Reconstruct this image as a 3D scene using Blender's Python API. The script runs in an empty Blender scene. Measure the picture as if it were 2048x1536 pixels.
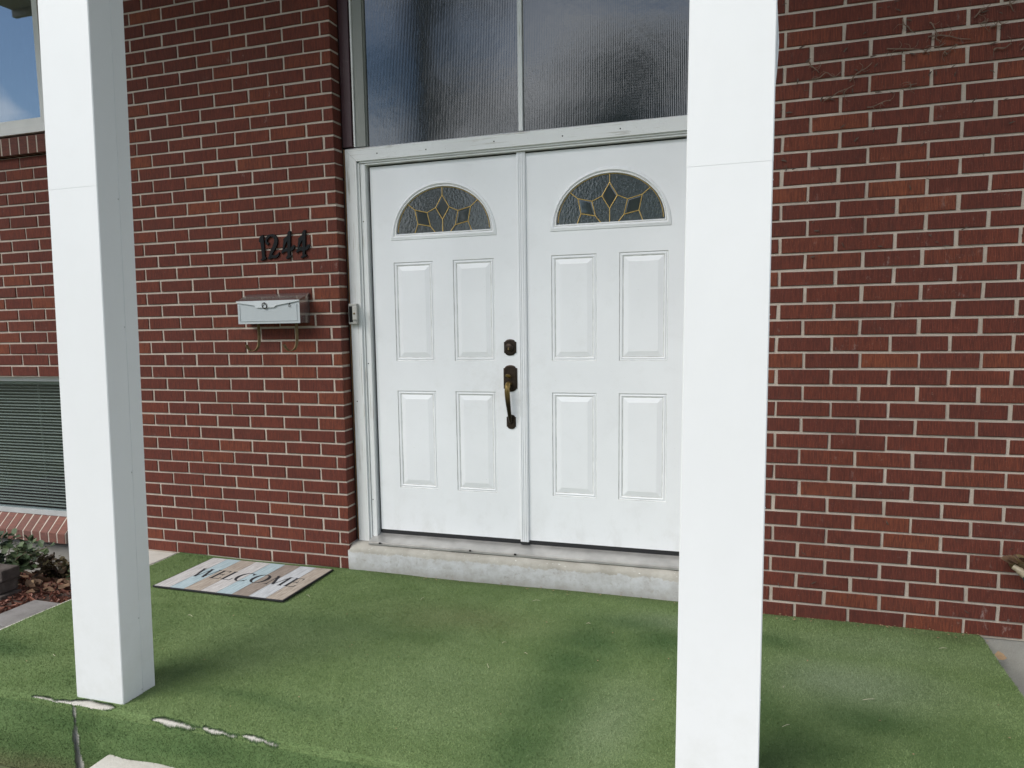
import bpy, bmesh, math, random
import numpy as np
from mathutils import Vector, Matrix
random.seed(7); rng = np.random.default_rng(7)
R = math.radians
S = bpy.context.scene
C = S.collection

# ------------------------------------------------------------------ camera
cam = bpy.data.cameras.new('camera'); camo = bpy.data.objects.new('camera', cam); C.objects.link(camo)
CAM = Vector((0.0, -3.9781, 1.4190))
RX = Vector((0.93905, 0.34309, -0.02181)); UP = Vector((-0.02285, 0.12560, 0.99182)); FW = Vector((-0.34303, 0.93087, -0.12578))
camo.matrix_world = Matrix(((RX.x, UP.x, -FW.x, CAM.x), (RX.y, UP.y, -FW.y, CAM.y), (RX.z, UP.z, -FW.z, CAM.z), (0, 0, 0, 1)))
cam.sensor_width = 36; cam.lens = 28.624; cam.shift_x = 0.05636; cam.shift_y = 0.03301
cam.clip_start = 0.05; cam.clip_end = 2000
S.camera = camo

# ------------------------------------------------------------------ world, sun, exposure
SUN_EL, SUN_AZ = 44, 214       # compass-like: azimuth clockwise from +Y
w = bpy.data.worlds.new('World'); S.world = w; w.use_nodes = True
nt = w.node_tree; nt.nodes.clear()
def wn(t, **k):
    n = nt.nodes.new(t)
    for a, b in k.items(): setattr(n, a, b)
    return n
sky = wn('ShaderNodeTexSky', sky_type='NISHITA', sun_disc=False)
sky.sun_elevation = R(SUN_EL); sky.sun_rotation = R(SUN_AZ); sky.air_density = 1.0; sky.dust_density = 0.1; sky.ozone_density = 3.0
tc = wn('ShaderNodeTexCoord')
mp = wn('ShaderNodeMapping'); mp.inputs['Scale'].default_value = (1, 1, 2.2)
nz = wn('ShaderNodeTexNoise'); nz.inputs['Scale'].default_value = 2.9; nz.inputs['Detail'].default_value = 7; nz.inputs['Roughness'].default_value = 0.55
cr = wn('ShaderNodeValToRGB'); cr.color_ramp.elements[0].position = 0.43; cr.color_ramp.elements[1].position = 0.60; mp.inputs['Location'].default_value = (28.7, 24.6, 12.6)
mx = wn('ShaderNodeMix', data_type='RGBA')
mx.inputs[7].default_value = (13.6, 13.9, 14.4, 1)
bg = wn('ShaderNodeBackground'); bg.inputs['Strength'].default_value = 0.08
ow = wn('ShaderNodeOutputWorld')
L = nt.links.new
L(tc.outputs['Generated'], mp.inputs['Vector']); L(mp.outputs[0], nz.inputs['Vector']); L(nz.outputs[0], cr.inputs[0])
L(cr.outputs[0], mx.inputs[0]); L(sky.outputs[0], mx.inputs[6]); L(mx.outputs[2], bg.inputs['Color']); L(bg.outputs[0], ow.inputs[0])

sl = bpy.data.lights.new('sun', 'SUN'); sl.energy = 2.2; sl.angle = R(40); sl.color = (1.0, 0.955, 0.885)
so = bpy.data.objects.new('sun', sl); C.objects.link(so)
az, el = R(SUN_AZ), R(SUN_EL)
sd = Vector((math.sin(az) * math.cos(el), math.cos(az) * math.cos(el), math.sin(el)))
so.rotation_euler = (-sd).to_track_quat('-Z', 'Y').to_euler(); so.location = sd * 30

S.render.engine = 'CYCLES'
S.view_settings.view_transform = 'Standard'; S.view_settings.look = 'None'; S.view_settings.gamma = 1
S.view_settings.exposure = 0.82
S.view_settings.use_curve_mapping = False
S.render.resolution_x, S.render.resolution_y = 1024, 768

# ------------------------------------------------------------------ materials
MATS = {}
class NB:
    def __init__(s, name):
        s.m = bpy.data.materials.new(name); s.m.use_nodes = True; s.t = s.m.node_tree; s.t.nodes.clear()
        s.out = s.t.nodes.new('ShaderNodeOutputMaterial'); s.b = s.t.nodes.new('ShaderNodeBsdfPrincipled')
        s.t.links.new(s.b.outputs[0], s.out.inputs[0]); MATS[name] = s.m
    def n(s, t, ins=None, **k):
        n = s.t.nodes.new(t)
        for a, b in k.items(): setattr(n, a, b)
        for a, b in (ins or {}).items():
            if hasattr(b, 'is_output'): s.t.links.new(b, n.inputs[a])
            else: n.inputs[a].default_value = b
        return n
    def pos(s): return s.n('ShaderNodeNewGeometry').outputs['Position']
    def vec(s, v, scale): return s.n('ShaderNodeVectorMath', {0: v, 1: scale}, operation='MULTIPLY').outputs[0]
    def noise(s, v, sc, det=3, ro=0.55): return s.n('ShaderNodeTexNoise', {'Vector': v, 'Scale': sc, 'Detail': det, 'Roughness': ro}).outputs[0]
    def math(s, op, a, b=0.0, c=0.0): return s.n('ShaderNodeMath', {0: a, 1: b, 2: c}, operation=op).outputs[0]
    def ramp(s, f, stops):
        r = s.n('ShaderNodeValToRGB', {0: f}); e = r.color_ramp.elements
        while len(e) < len(stops): e.new(0.5)
        for x, (p, c) in zip(e, stops): x.position = p; x.color = (*c, 1) if len(c) == 3 else c
        return r.outputs[0]
    def mapr(s, f, a, b, c, d): return s.n('ShaderNodeMapRange', {0: f, 1: a, 2: b, 3: c, 4: d}).outputs[0]
    def mix(s, f, a, b, blend='MIX'):
        n = s.n('ShaderNodeMix', data_type='RGBA', blend_type=blend)
        for i, v in ((0, f), (6, a), (7, b)):
            if hasattr(v, 'is_output'): s.t.links.new(v, n.inputs[i])
            elif i == 0: n.inputs[0].default_value = v
            else: n.inputs[i].default_value = (*v, 1)
        return n.outputs[2]
    def bump(s, h, st=0.5, d=0.002, nrm=None):
        b = s.n('ShaderNodeBump', {'Strength': st, 'Distance': d, 'Height': h})
        if nrm is not None: s.t.links.new(nrm, b.inputs['Normal'])
        return b.outputs[0]
    def set(s, **k):
        for a, b in k.items():
            i = s.b.inputs[a.replace('_', ' ')]
            if hasattr(b, 'is_output'): s.t.links.new(b, i)
            else: i.default_value = (*b, 1) if isinstance(b, tuple) and len(b) == 3 else b
        return s.m

def mat_plain(name, col, rough=0.5, metal=0.0, var=0.06, sc=6.0, bump=0.0, bsc=200, spec=0.5):
    b = NB(name); p = b.pos(); n = b.noise(p, sc, 4)
    c = b.mix(b.mapr(n, 0.3, 0.7, 0, 1), tuple(x * (1 - var) for x in col), tuple(min(1, x * (1 + var)) for x in col))
    k = dict(Base_Color=c, Roughness=b.mapr(n, 0.3, 0.7, rough * 0.9, min(1, rough * 1.1)), Metallic=metal, Specular_IOR_Level=spec)
    if bump: k['Normal'] = b.bump(b.noise(p, bsc, 3), bump, 0.001)
    return b.set(**k)

def mat_brick(name, axis='xy', tint=(1, 1, 1), dust=0.0):
    b = NB(name); p = b.pos()
    rnd = b.math('FRACT', b.math('ADD', b.n('ShaderNodeObjectInfo').outputs['Random'], b.n('ShaderNodeNewGeometry').outputs['Random Per Island']))
    rnd2 = b.math('FRACT', b.math('MULTIPLY', rnd, 17.31))
    xyz = b.n('ShaderNodeSeparateXYZ', {0: p})
    along = b.math('ADD', xyz.outputs[0], xyz.outputs[1]) if axis == 'xy' else xyz.outputs[2]
    cross = xyz.outputs[2] if axis == 'xy' else b.math('ADD', xyz.outputs[0], xyz.outputs[1])
    cv = b.n('ShaderNodeCombineXYZ', {0: along, 1: b.math('MULTIPLY', cross, 0.05), 2: b.math('MULTIPLY', rnd, 9.0)}).outputs[0]
    wob = b.math('MULTIPLY', b.noise(cv, 90, 2), 0.0045)
    rib = b.math('PINGPONG', b.math('ADD', along, wob), 0.0028)       # combed face, about 5.6 mm apart
    rib = b.mapr(rib, 0.0004, 0.0022, 0, 1)
    sv_ = b.n('ShaderNodeCombineXYZ', {0: along, 1: b.math('MULTIPLY', cross, 0.12), 2: b.math('MULTIPLY', rnd, 9.0)}).outputs[0]
    strk = b.mapr(b.noise(sv_, 150, 3, 0.7), 0.36, 0.60, 0, 1)
    rib = b.math('MULTIPLY', b.mapr(rib, 0, 1, 0.35, 1), b.mapr(strk, 0, 1, 0.25, 1))
    fine = b.noise(p, 900, 3, 0.7)
    col = b.ramp(rnd, [(0.0, (0.140, 0.036, 0.023)), (0.35, (0.156, 0.039, 0.024)), (0.78, (0.172, 0.043, 0.025)), (0.90, (0.196, 0.051, 0.027)), (1.0, (0.25, 0.070, 0.032))])
    col = b.mix(b.mapr(rnd2, 0.6, 1, 0.0, 0.22), col, (0.110, 0.035, 0.026))
    patch = b.noise(p, 14, 4)
    col = b.mix(b.mapr(patch, 0.38, 0.7, 0, 0.35), col, (0.105, 0.030, 0.021))
    col = b.mix(b.math('MULTIPLY', b.math('SUBTRACT', 1.0, rib), 0.85), col, (0.050, 0.017, 0.014))
    spk = b.mapr(b.noise(p, 260, 2, 0.5), 0.66, 0.74, 0, 1)
    col = b.mix(b.math('MULTIPLY', spk, 0.35), col, (0.30, 0.19, 0.15))
    mort = b.math('MULTIPLY', b.mapr(b.noise(p, 45, 4, 0.7), 0.66, 0.78, 0, 1), 0.35)
    col = b.mix(mort, col, (0.34, 0.27, 0.23))
    dirt = b.math('MULTIPLY', b.mapr(b.noise(p, 5, 5, 0.65), 0.58, 0.78, 0, 0.35), 1.0)
    col = b.mix(dirt, col, (0.06, 0.032, 0.024))
    ef = b.math('MULTIPLY', b.mapr(b.noise(b.vec(p, (1, 1, .55)), 26, 7, .75), 0.60, 0.74, 0, 0.55), b.mapr(b.noise(p, 1.7, 3, .5), 0.50, 0.64, 0, 1))
    col = b.mix(ef, col, (0.40, 0.33, 0.30))
    if dust: col = b.mix(dust, col, (0.42, 0.30, 0.26))
    col = b.mix(1.0, col, tint, 'MULTIPLY')
    h = b.math('ADD', b.math('MULTIPLY', rib, 0.75), b.math('MULTIPLY', fine, 0.45))
    return b.set(Base_Color=col, Roughness=0.86, Specular_IOR_Level=0.25, Normal=b.bump(h, 0.8, 0.0014))
mat_brick('brick'); mat_brick('brick_rowlock', 'z', (0.95, 1.0, 1.0), 0.06); mat_brick('brick_dusty', 'z', (1.0, 1.0, 1.0), 0.16)

def mat_mortar():
    b = NB('mortar'); p = b.pos()
    n = b.noise(p, 12, 4); f = b.noise(p, 420, 3, 0.7)
    c = b.ramp(n, [(0.3, (0.44, 0.37, 0.305)), (0.5, (0.535, 0.455, 0.38)), (0.7, (0.61, 0.525, 0.445))])
    c = b.mix(b.mapr(f, 0.35, 0.65, 0.4, 0), c, (0.28, 0.235, 0.20))
    c = b.mix(b.mapr(b.noise(p, 3, 5, .65), 0.52, 0.72, 0, 0.35), c, (0.22, 0.19, 0.16))
    b.set(Base_Color=c, Roughness=0.95, Specular_IOR_Level=0.2, Normal=b.bump(b.math('ADD', b.noise(p, 160, 4, .7), b.math('MULTIPLY', f, .5)), 1.0, 0.004))
mat_mortar()

def mat_paint(name, col, rough, grain=0.25, wear=0.0, axis='x'):
    b = NB(name); p = b.pos()
    st = b.vec(p, (4, 4, 160) if axis == 'x' else (160, 160, 4))
    g = b.noise(st, 1.0, 4, 0.6); n = b.noise(p, 2.2, 5, 0.6)
    c = b.mix(b.mapr(n, 0.3, 0.75, 0, 1), col, tuple(x * 0.93 for x in col))
    c = b.mix(b.mapr(b.noise(p, 9, 5, .7), 0.56, 0.8, 0, 0.14), c, (0.52, 0.51, 0.47))
    if name == 'door_paint':
        dv = b.n('ShaderNodeVectorMath', {0: p, 1: (-1.23, 0.13, 1.02)}, operation='DISTANCE').outputs['Value']
        c = b.mix(b.math('MULTIPLY', b.mapr(dv, 0.05, 0.35, 1, 0), b.mapr(b.noise(p, 16, 5, .7), 0.45, 0.7, 0, 0.22)), c, (0.45, 0.43, 0.38))
        zz = b.n('ShaderNodeSeparateXYZ', {0: p}).outputs[2]
        c = b.mix(b.math('MULTIPLY', b.mapr(zz, 0.2, 0.5, 1, 0), b.mapr(b.noise(b.vec(p, (1, 1, .5)), 9, 6, .7), 0.48, 0.68, 0, 0.30)), c, (0.50, 0.49, 0.45))
        c = b.mix(b.mapr(b.noise(p, 150, 2), 0.77, 0.79, 0, 0.6), c, (0.30, 0.28, 0.24))
    if wear:
        f = b.math('MULTIPLY', b.mapr(g, 0.56, 0.66, 0, 1), b.mapr(b.noise(p, 6, 4), 0.42, 0.6, 0, wear))
        c = b.mix(f, c, (0.42, 0.40, 0.35))
        c = b.mix(b.mapr(b.noise(p, 120, 2), 0.74, 0.78, 0, 0.7), c, (0.16, 0.14, 0.11))
    b.set(Base_Color=c, Roughness=rough, Normal=b.bump(g, grain, 0.0012))
mat_paint('door_paint', (0.83, 0.84, 0.85), 0.42, 0.10, 0.0)
mat_plain('groove_dirt', (0.56, 0.56, 0.54), 0.7, 0, 0.3, 14)
mat_paint('trim_paint', (0.74, 0.75, 0.74), 0.5, 0.35, 0.9, 'z')
mat_paint('trim_paint_h', (0.74, 0.75, 0.74), 0.5, 0.35, 0.9, 'x')
mat_paint('grey_trim', (0.235, 0.245, 0.225), 0.55, 0.25, 0.3, 'z')
mat_paint('maroon_paint', (0.042, 0.012, 0.017), 0.5, 0.3, 0.12, 'z')

def mat_aluminium_wrap():
    b = NB('column_wrap'); p = b.pos()
    e = b.noise(p, 700, 2); big = b.noise(b.vec(p, (3, 3, 0.8)), 1.0, 3)
    c = b.mix(b.mapr(big, 0.3, 0.7, 0, 1), (0.645, 0.655, 0.656), (0.625, 0.635, 0.636))
    c = b.mix(b.mapr(b.noise(p, 7, 5, .7), 0.6, 0.85, 0, 0.10), c, (0.5, 0.5, 0.46))
    h = b.math('ADD', b.math('MULTIPLY', big, 3.0), b.math('MULTIPLY', e, 0.06))
    xyz = b.n('ShaderNodeSeparateXYZ', {0: p}); gr = b.math('MULTIPLY', b.mapr(b.noise(p, 11, 6, .7), 0.45, 0.7, 0, 1), b.mapr(xyz.outputs[2], 0.0, 0.5, 0.22, 0.03)); c = b.mix(gr, c, (0.40, 0.40, 0.35))
    dent = b.mapr(b.noise(b.vec(p, (1, 1, .6)), 4.2, 2, .4), 0.62, 0.75, 0, 1); h = b.math('ADD', h, b.math('MULTIPLY', dent, -0.25))
    b.set(Base_Color=c, Roughness=0.46, Normal=b.bump(h, 0.32, 0.006))
mat_aluminium_wrap()

def mat_concrete(name, c0, c1, c2, sc=1.0):
    b = NB(name); p = b.pos()
    n = b.noise(p, 5 * sc, 6, 0.65); f = b.noise(p, 300, 3, .7)
    c = b.ramp(n, [(0.3, c0), (0.5, c1), (0.7, c2)])
    c = b.mix(b.mapr(f, 0.3, 0.7, 0.3, 0), c, tuple(x * 0.6 for x in c0))
    c = b.mix(b.mapr(b.noise(p, 60, 3), 0.68, 0.74, 0, 0.5), c, tuple(x * 0.5 for x in c0))
    b.set(Base_Color=c, Roughness=0.92, Specular_IOR_Level=0.25, Normal=b.bump(b.math('ADD', b.noise(p, 90, 5, .7), b.math('MULTIPLY', f, .4)), 0.7, 0.003))
mat_concrete('concrete', (0.27, 0.25, 0.215), (0.36, 0.34, 0.295), (0.44, 0.42, 0.37))
mat_concrete('concrete_bright', (0.42, 0.395, 0.35), (0.53, 0.505, 0.455), (0.60, 0.575, 0.53))
mat_concrete('concrete_foundation', (0.24, 0.225, 0.20), (0.31, 0.295, 0.265), (0.37, 0.355, 0.32))
mat_concrete('paver_stone', (0.17, 0.16, 0.155), (0.22, 0.21, 0.20), (0.26, 0.25, 0.245), 2)
mat_concrete('planter_stone', (0.05, 0.042, 0.038), (0.085, 0.07, 0.062), (0.14, 0.12, 0.105), 3)

def mat_sill():
    # painted concrete step: pale grey-blue paint flaking off along the worn top edge
    b = NB('sill_concrete'); p = b.pos(); xyz = b.n('ShaderNodeSeparateXYZ', {0: p})
    bare = b.ramp(b.noise(p, 7, 6, .65), [(0.3, (0.29, 0.275, 0.235)), (0.55, (0.39, 0.37, 0.325)), (0.75, (0.46, 0.44, 0.395))])
    pt = b.ramp(b.noise(p, 14, 6, .7), [(0.3, (0.37, 0.36, 0.34)), (0.55, (0.46, 0.465, 0.46)), (0.75, (0.53, 0.54, 0.545))])
    e = b.math('ADD', xyz.outputs[2], b.math('MULTIPLY', b.math('SUBTRACT', b.noise(b.vec(p, (1, 1, 1)), 16, 7, .72), 0.5), 0.075))
    f = b.mapr(e, 0.102, 0.109, 0, 1)
    chip = b.math('MAXIMUM', b.mapr(b.noise(p, 38, 6, .75), 0.59, 0.62, 0, 1), b.mapr(b.noise(p, 130, 4, .7), 0.63, 0.66, 0, 1))
    f2 = b.math('MAXIMUM', f, b.math('MULTIPLY', chip, 0.6))
    white = b.math('MULTIPLY', f, b.mapr(b.noise(b.vec(p, (1, 1, 2)), 55, 3, .6), 0.67, 0.70, 0, 0.9))
    c = b.mix(f2, pt, bare); c = b.mix(white, c, (0.66, 0.66, 0.62))
    c = b.mix(b.mapr(xyz.outputs[2], 0.0, 0.05, 0.35, 0.0), c, (0.24, 0.20, 0.15))
    h = b.math('ADD', b.math('MULTIPLY', f2, -0.6), b.noise(p, 140, 5, .7))
    b.set(Base_Color=c, Roughness=0.88, Specular_IOR_Level=0.3, Normal=b.bump(h, 0.8, 0.003))
mat_sill()

def mat_carpet(name, blade):
    b = NB(name); p = b.pos()
    at = b.n('ShaderNodeAttribute', attribute_name='stain_shade'); sep = b.n('ShaderNodeSeparateColor', {0: at.outputs['Color']})
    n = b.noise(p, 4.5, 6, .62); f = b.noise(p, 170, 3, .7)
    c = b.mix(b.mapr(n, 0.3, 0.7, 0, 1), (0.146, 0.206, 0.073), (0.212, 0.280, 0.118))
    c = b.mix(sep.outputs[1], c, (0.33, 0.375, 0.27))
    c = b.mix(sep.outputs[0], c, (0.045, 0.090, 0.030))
    c = b.mix(sep.outputs[2], c, (0.19, 0.155, 0.09))
    if blade:
        r = b.n('ShaderNodeNewGeometry').outputs['Random Per Island']
        c = b.mix(b.mapr(r, 0, 0.6, 0.30, 0), c, (0.055, 0.100, 0.027))
        c = b.mix(b.mapr(r, 0.75, 1.0, 0, 0.2), c, (0.36, 0.43, 0.24))
    else:
        c = b.mix(0.25, c, (0.06, 0.12, 0.036)); c = b.mix(b.mapr(f, 0.3, 0.65, 0.6, 0), c, (0.03, 0.07, 0.02))
    k = dict(Base_Color=c, Roughness=0.8, Specular_IOR_Level=0.2)
    if not blade: k['Normal'] = b.bump(f, 1.0, 0.004)
    b.set(**k)
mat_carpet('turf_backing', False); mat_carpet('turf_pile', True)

def mat_glass_dark(name, col, reed, f0=0.85, rough=0.1):
    b = NB(name); p = b.pos(); xyz = b.n('ShaderNodeSeparateXYZ', {0: p})
    if reed:
        wv = b.math('SINE', b.math('MULTIPLY', xyz.outputs[0], 2 * math.pi / 0.0085))
        dots = b.math('SINE', b.math('MULTIPLY', xyz.outputs[2], 2 * math.pi / 0.012))
        h = b.math('ADD', b.math('MULTIPLY', wv, 0.075), b.math('MULTIPLY', b.math('MULTIPLY', wv, dots), 0.008))
        h = b.math('ADD', h, b.math('MULTIPLY', b.noise(b.vec(p, (1, 1, 0.45)), 55, 4, .6), 0.28))
        h = b.math('ADD', h, b.math('MULTIPLY', b.noise(p, 7, 3, .5), 1.3))
        nm = b.bump(h, 0.32, 0.0018)
        cc = b.mix(b.mapr(wv, -1, 1, 0, 1), tuple(x * 0.55 for x in col), tuple(x * 1.7 for x in col))  # dark and light lines in the colour imitate refraction by the reeds
    else:
        vor = b.n('ShaderNodeTexVoronoi', {'Vector': b.vec(p, (1, 1, 0.7)), 'Scale': 95.0}, feature='F1').outputs[0]
        h = b.math('ADD', vor, b.math('MULTIPLY', b.noise(p, 120, 4, .6), 0.9)); nm = b.bump(h, 0.16, 0.003)
        cc = b.mix(b.mapr(h, 0.3, 1.0, 0, 1), tuple(x * 0.6 for x in col), tuple(x * 1.5 for x in col))
    b.set(Base_Color=cc, Roughness=rough, Specular_IOR_Level=f0, IOR=1.6, Normal=nm)
mat_glass_dark('reeded_glass', (0.010, 0.015, 0.018), True, 1.0, 0.09)
mat_glass_dark('textured_glass', (0.028, 0.034, 0.034), False, 0.75, 0.08)
b = NB('bevel_glass'); b.set(Base_Color=(0.042, 0.050, 0.050), Roughness=0.04, Specular_IOR_Level=0.9)
def mat_window_glass(name, f0, tint):
    b = NB(name); t = b.t
    fc = b.n('ShaderNodeLayerWeight', {'Blend': 0.5}); f5 = b.math('MULTIPLY_ADD', b.math('POWER', fc.outputs['Facing'], 4.0), 0.9 - f0, f0); tr = b.n('ShaderNodeBsdfTransparent', {'Color': tint}); gl = b.n('ShaderNodeBsdfGlossy', {'Roughness': 0.01})
    m = b.n('ShaderNodeMixShader', {0: f5, 1: tr.outputs[0], 2: gl.outputs[0]}); t.links.new(m.outputs[0], b.out.inputs[0])
mat_window_glass('window_glass', 0.06, (0.84, 0.90, 0.91, 1)); mat_window_glass('coated_glass', 0.30, (0.6, 0.66, 0.68, 1))
mat_plain('bronze', (0.040, 0.028, 0.020), 0.42, 0.75, 0.25, 40)
b = NB('bronze_worn'); p = b.pos(); xyz = b.n('ShaderNodeSeparateXYZ', {0: p})
c = b.mix(b.mapr(b.math('ADD', xyz.outputs[2], b.math('MULTIPLY', b.noise(p, 60), 0.03)), 0.965, 1.055, 0, 1), (0.045, 0.032, 0.022), (0.30, 0.205, 0.075))
b.set(Base_Color=c, Metallic=0.85, Roughness=0.32)
mat_plain('brass_came', (0.62, 0.42, 0.14), 0.4, 0.45, 0.25, 30)
mat_plain('brass_old', (0.15, 0.105, 0.05), 0.5, 0.6, 0.3, 40)
mat_plain('black_paint', (0.003, 0.0035, 0.004), 0.4, 0.0, 0.15, 30, 0, 200, 0.18)
mat_plain('rubber', (0.012, 0.012, 0.013), 0.75, 0, 0.2, 30)
mat_plain('dark_gap', (0.014, 0.012, 0.011), 0.9, 0, 0.2, 30)
mat_plain('bare_wood', (0.21, 0.115, 0.05), 0.75, 0, 0.3, 20)
mat_plain('threshold_metal', (0.46, 0.45, 0.43), 0.38, 0.55, 0.18, 9)
mat_plain('white_plastic', (0.70, 0.70, 0.67), 0.45, 0, 0.05)
mat_plain('bell_grey', (0.33, 0.325, 0.30), 0.45, 0.2, 0.1)
mat_plain('bell_cover', (0.40, 0.39, 0.36), 0.45, 0, 0.05)
mat_plain('window_vinyl', (0.62, 0.60, 0.56), 0.5, 0, 0.05)
mat_plain('window_metal', (0.50, 0.51, 0.50), 0.42, 0.3, 0.08)
mat_plain('blind_slat', (0.37, 0.35, 0.31), 0.45, 0, 0.05)
mat_plain('curtain', (0.30, 0.33, 0.38), 0.9, 0, 0.1, 12)
mat_plain('interior_dark', (0.010, 0.012, 0.014), 0.95, 0, 0.1)
mat_plain('soffit_paint', (0.55, 0.55, 0.53), 0.6, 0, 0.05)
mat_plain('lawn', (0.07, 0.085, 0.035), 0.95, 0, 0.35, 3)
mat_plain('bark', (0.07, 0.05, 0.038), 0.9, 0, 0.3, 20)
mat_plain('twig', (0.150, 0.100, 0.072), 0.85, 0, 0.3, 60)
mat_plain('dry_leaf', (0.13, 0.075, 0.042), 0.8, 0, 0.5, 30)
mat_plain('dry_leaf_pale', (0.30, 0.20, 0.11), 0.8, 0, 0.3, 30)
mat_plain('hose_teal', (0.018, 0.045, 0.05), 0.4, 0, 0.2, 20)
mat_plain('hose_coupling', (0.30, 0.25, 0.17), 0.5, 0, 0.2, 30)
mat_plain('straw', (0.50, 0.46, 0.33), 0.8, 0, 0.3, 60)
b = NB('mailbox_metal'); p = b.pos(); n = b.noise(b.vec(p, (60, 4, 4)), 1.0, 3)
b.set(Base_Color=b.mix(n, (0.40, 0.43, 0.44), (0.43, 0.46, 0.47)), Metallic=0.15, Roughness=0.38)
mat_plain('mailbox_flap', (0.55, 0.575, 0.585), 0.3, 0.25, 0.03)
b = NB('mailbox_side'); p = b.pos()
b.set(Base_Color=(0.50, 0.50, 0.50), Metallic=0.9, Roughness=0.2)
def mat_leaf(name, a, c):
    b = NB(name); r = b.n('ShaderNodeNewGeometry').outputs['Random Per Island']
    b.set(Base_Color=b.mix(r, a, c), Roughness=0.55, Specular_IOR_Level=0.3)
mat_leaf('leaf_tree', (0.025, 0.05, 0.015), (0.06, 0.10, 0.03)); mat_leaf('leaf_shrub', (0.025, 0.046, 0.02), (0.085, 0.115, 0.05))
mat_leaf('leaf_brown', (0.075, 0.045, 0.028), (0.14, 0.12, 0.055)); mat_leaf('mulch_chip', (0.075, 0.028, 0.02), (0.24, 0.10, 0.065))
mat_plain('soil', (0.045, 0.028, 0.02), 0.95, 0, 0.4, 25, 0.8, 60)
def mat_plank(name, base, dark):
    b = NB(name); p = b.pos()
    st = b.noise(b.vec(p, (95, 9, 1)), 1.0, 6, .72); kn = b.noise(b.vec(p, (14, 5, 1)), 1.0, 3)
    c = b.mix(b.mapr(st, 0.40, 0.70, 0, 0.8), base, dark)
    c = b.mix(b.mapr(kn, 0.66, 0.76, 0, 0.7), c, tuple(x * .45 for x in dark))
    b.set(Base_Color=c, Roughness=0.75, Specular_IOR_Level=0.25)
mat_plank('print_grey', (0.53, 0.525, 0.515), (0.24, 0.21, 0.20)); mat_plank('print_blue', (0.40, 0.49, 0.52), (0.19, 0.27, 0.30))
mat_plank('print_tan', (0.41, 0.36, 0.305), (0.17, 0.135, 0.11)); mat_plank('print_brown', (0.29, 0.25, 0.215), (0.13, 0.10, 0.085)); mat_plank('print_pale', (0.50, 0.52, 0.54), (0.25, 0.26, 0.27))
mat_plain('print_ink', (0.014, 0.016, 0.02), 0.7, 0, 0.1)

# ------------------------------------------------------------------ helpers
ORG = {}
def thing(name, label, cat, loc=(0, 0, 0), group=None):
    o = bpy.data.objects.new(name, None); C.objects.link(o); o.location = loc; o.empty_display_size = 0.1
    o['label'] = label; o['category'] = cat; o['kind'] = 'thing'
    if group: o['group'] = group
    ORG[o.name] = Vector(loc); return o
def tag(o, label, cat, group=None):
    o['label'] = label; o['category'] = cat
    if 'kind' not in o: o['kind'] = 'thing'
    if group: o['group'] = group
    return o
def org(o):
    while o is not None and o.parent is not None: o = o.parent
    return ORG.get(o.name, Vector((0, 0, 0))) if o else Vector((0, 0, 0))
def mesh(name, V, F, mat, parent=None, smooth=False, loc=None, kind=None):
    me = bpy.data.meshes.new(name)
    off = org(parent) if parent is not None else (Vector(loc) if loc is not None else Vector((0, 0, 0)))
    me.from_pydata([(v[0] - off.x, v[1] - off.y, v[2] - off.z) for v in V], [], F); me.validate()
    o = bpy.data.objects.new(name, me); C.objects.link(o)
    for m in (mat if isinstance(mat, (list, tuple)) else [mat]): me.materials.append(MATS[m])
    bm = bmesh.new(); bm.from_mesh(me); bmesh.ops.recalc_face_normals(bm, faces=bm.faces); bm.to_mesh(me); bm.free()
    if smooth:
        for p in me.polygons: p.use_smooth = True
        try: me.set_sharp_from_angle(angle=R(40))
        except Exception: pass
    if parent is not None: o.parent = parent
    elif loc is not None: o.location = loc; ORG[o.name] = Vector(loc)
    if kind: o['kind'] = kind
    return o
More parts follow.
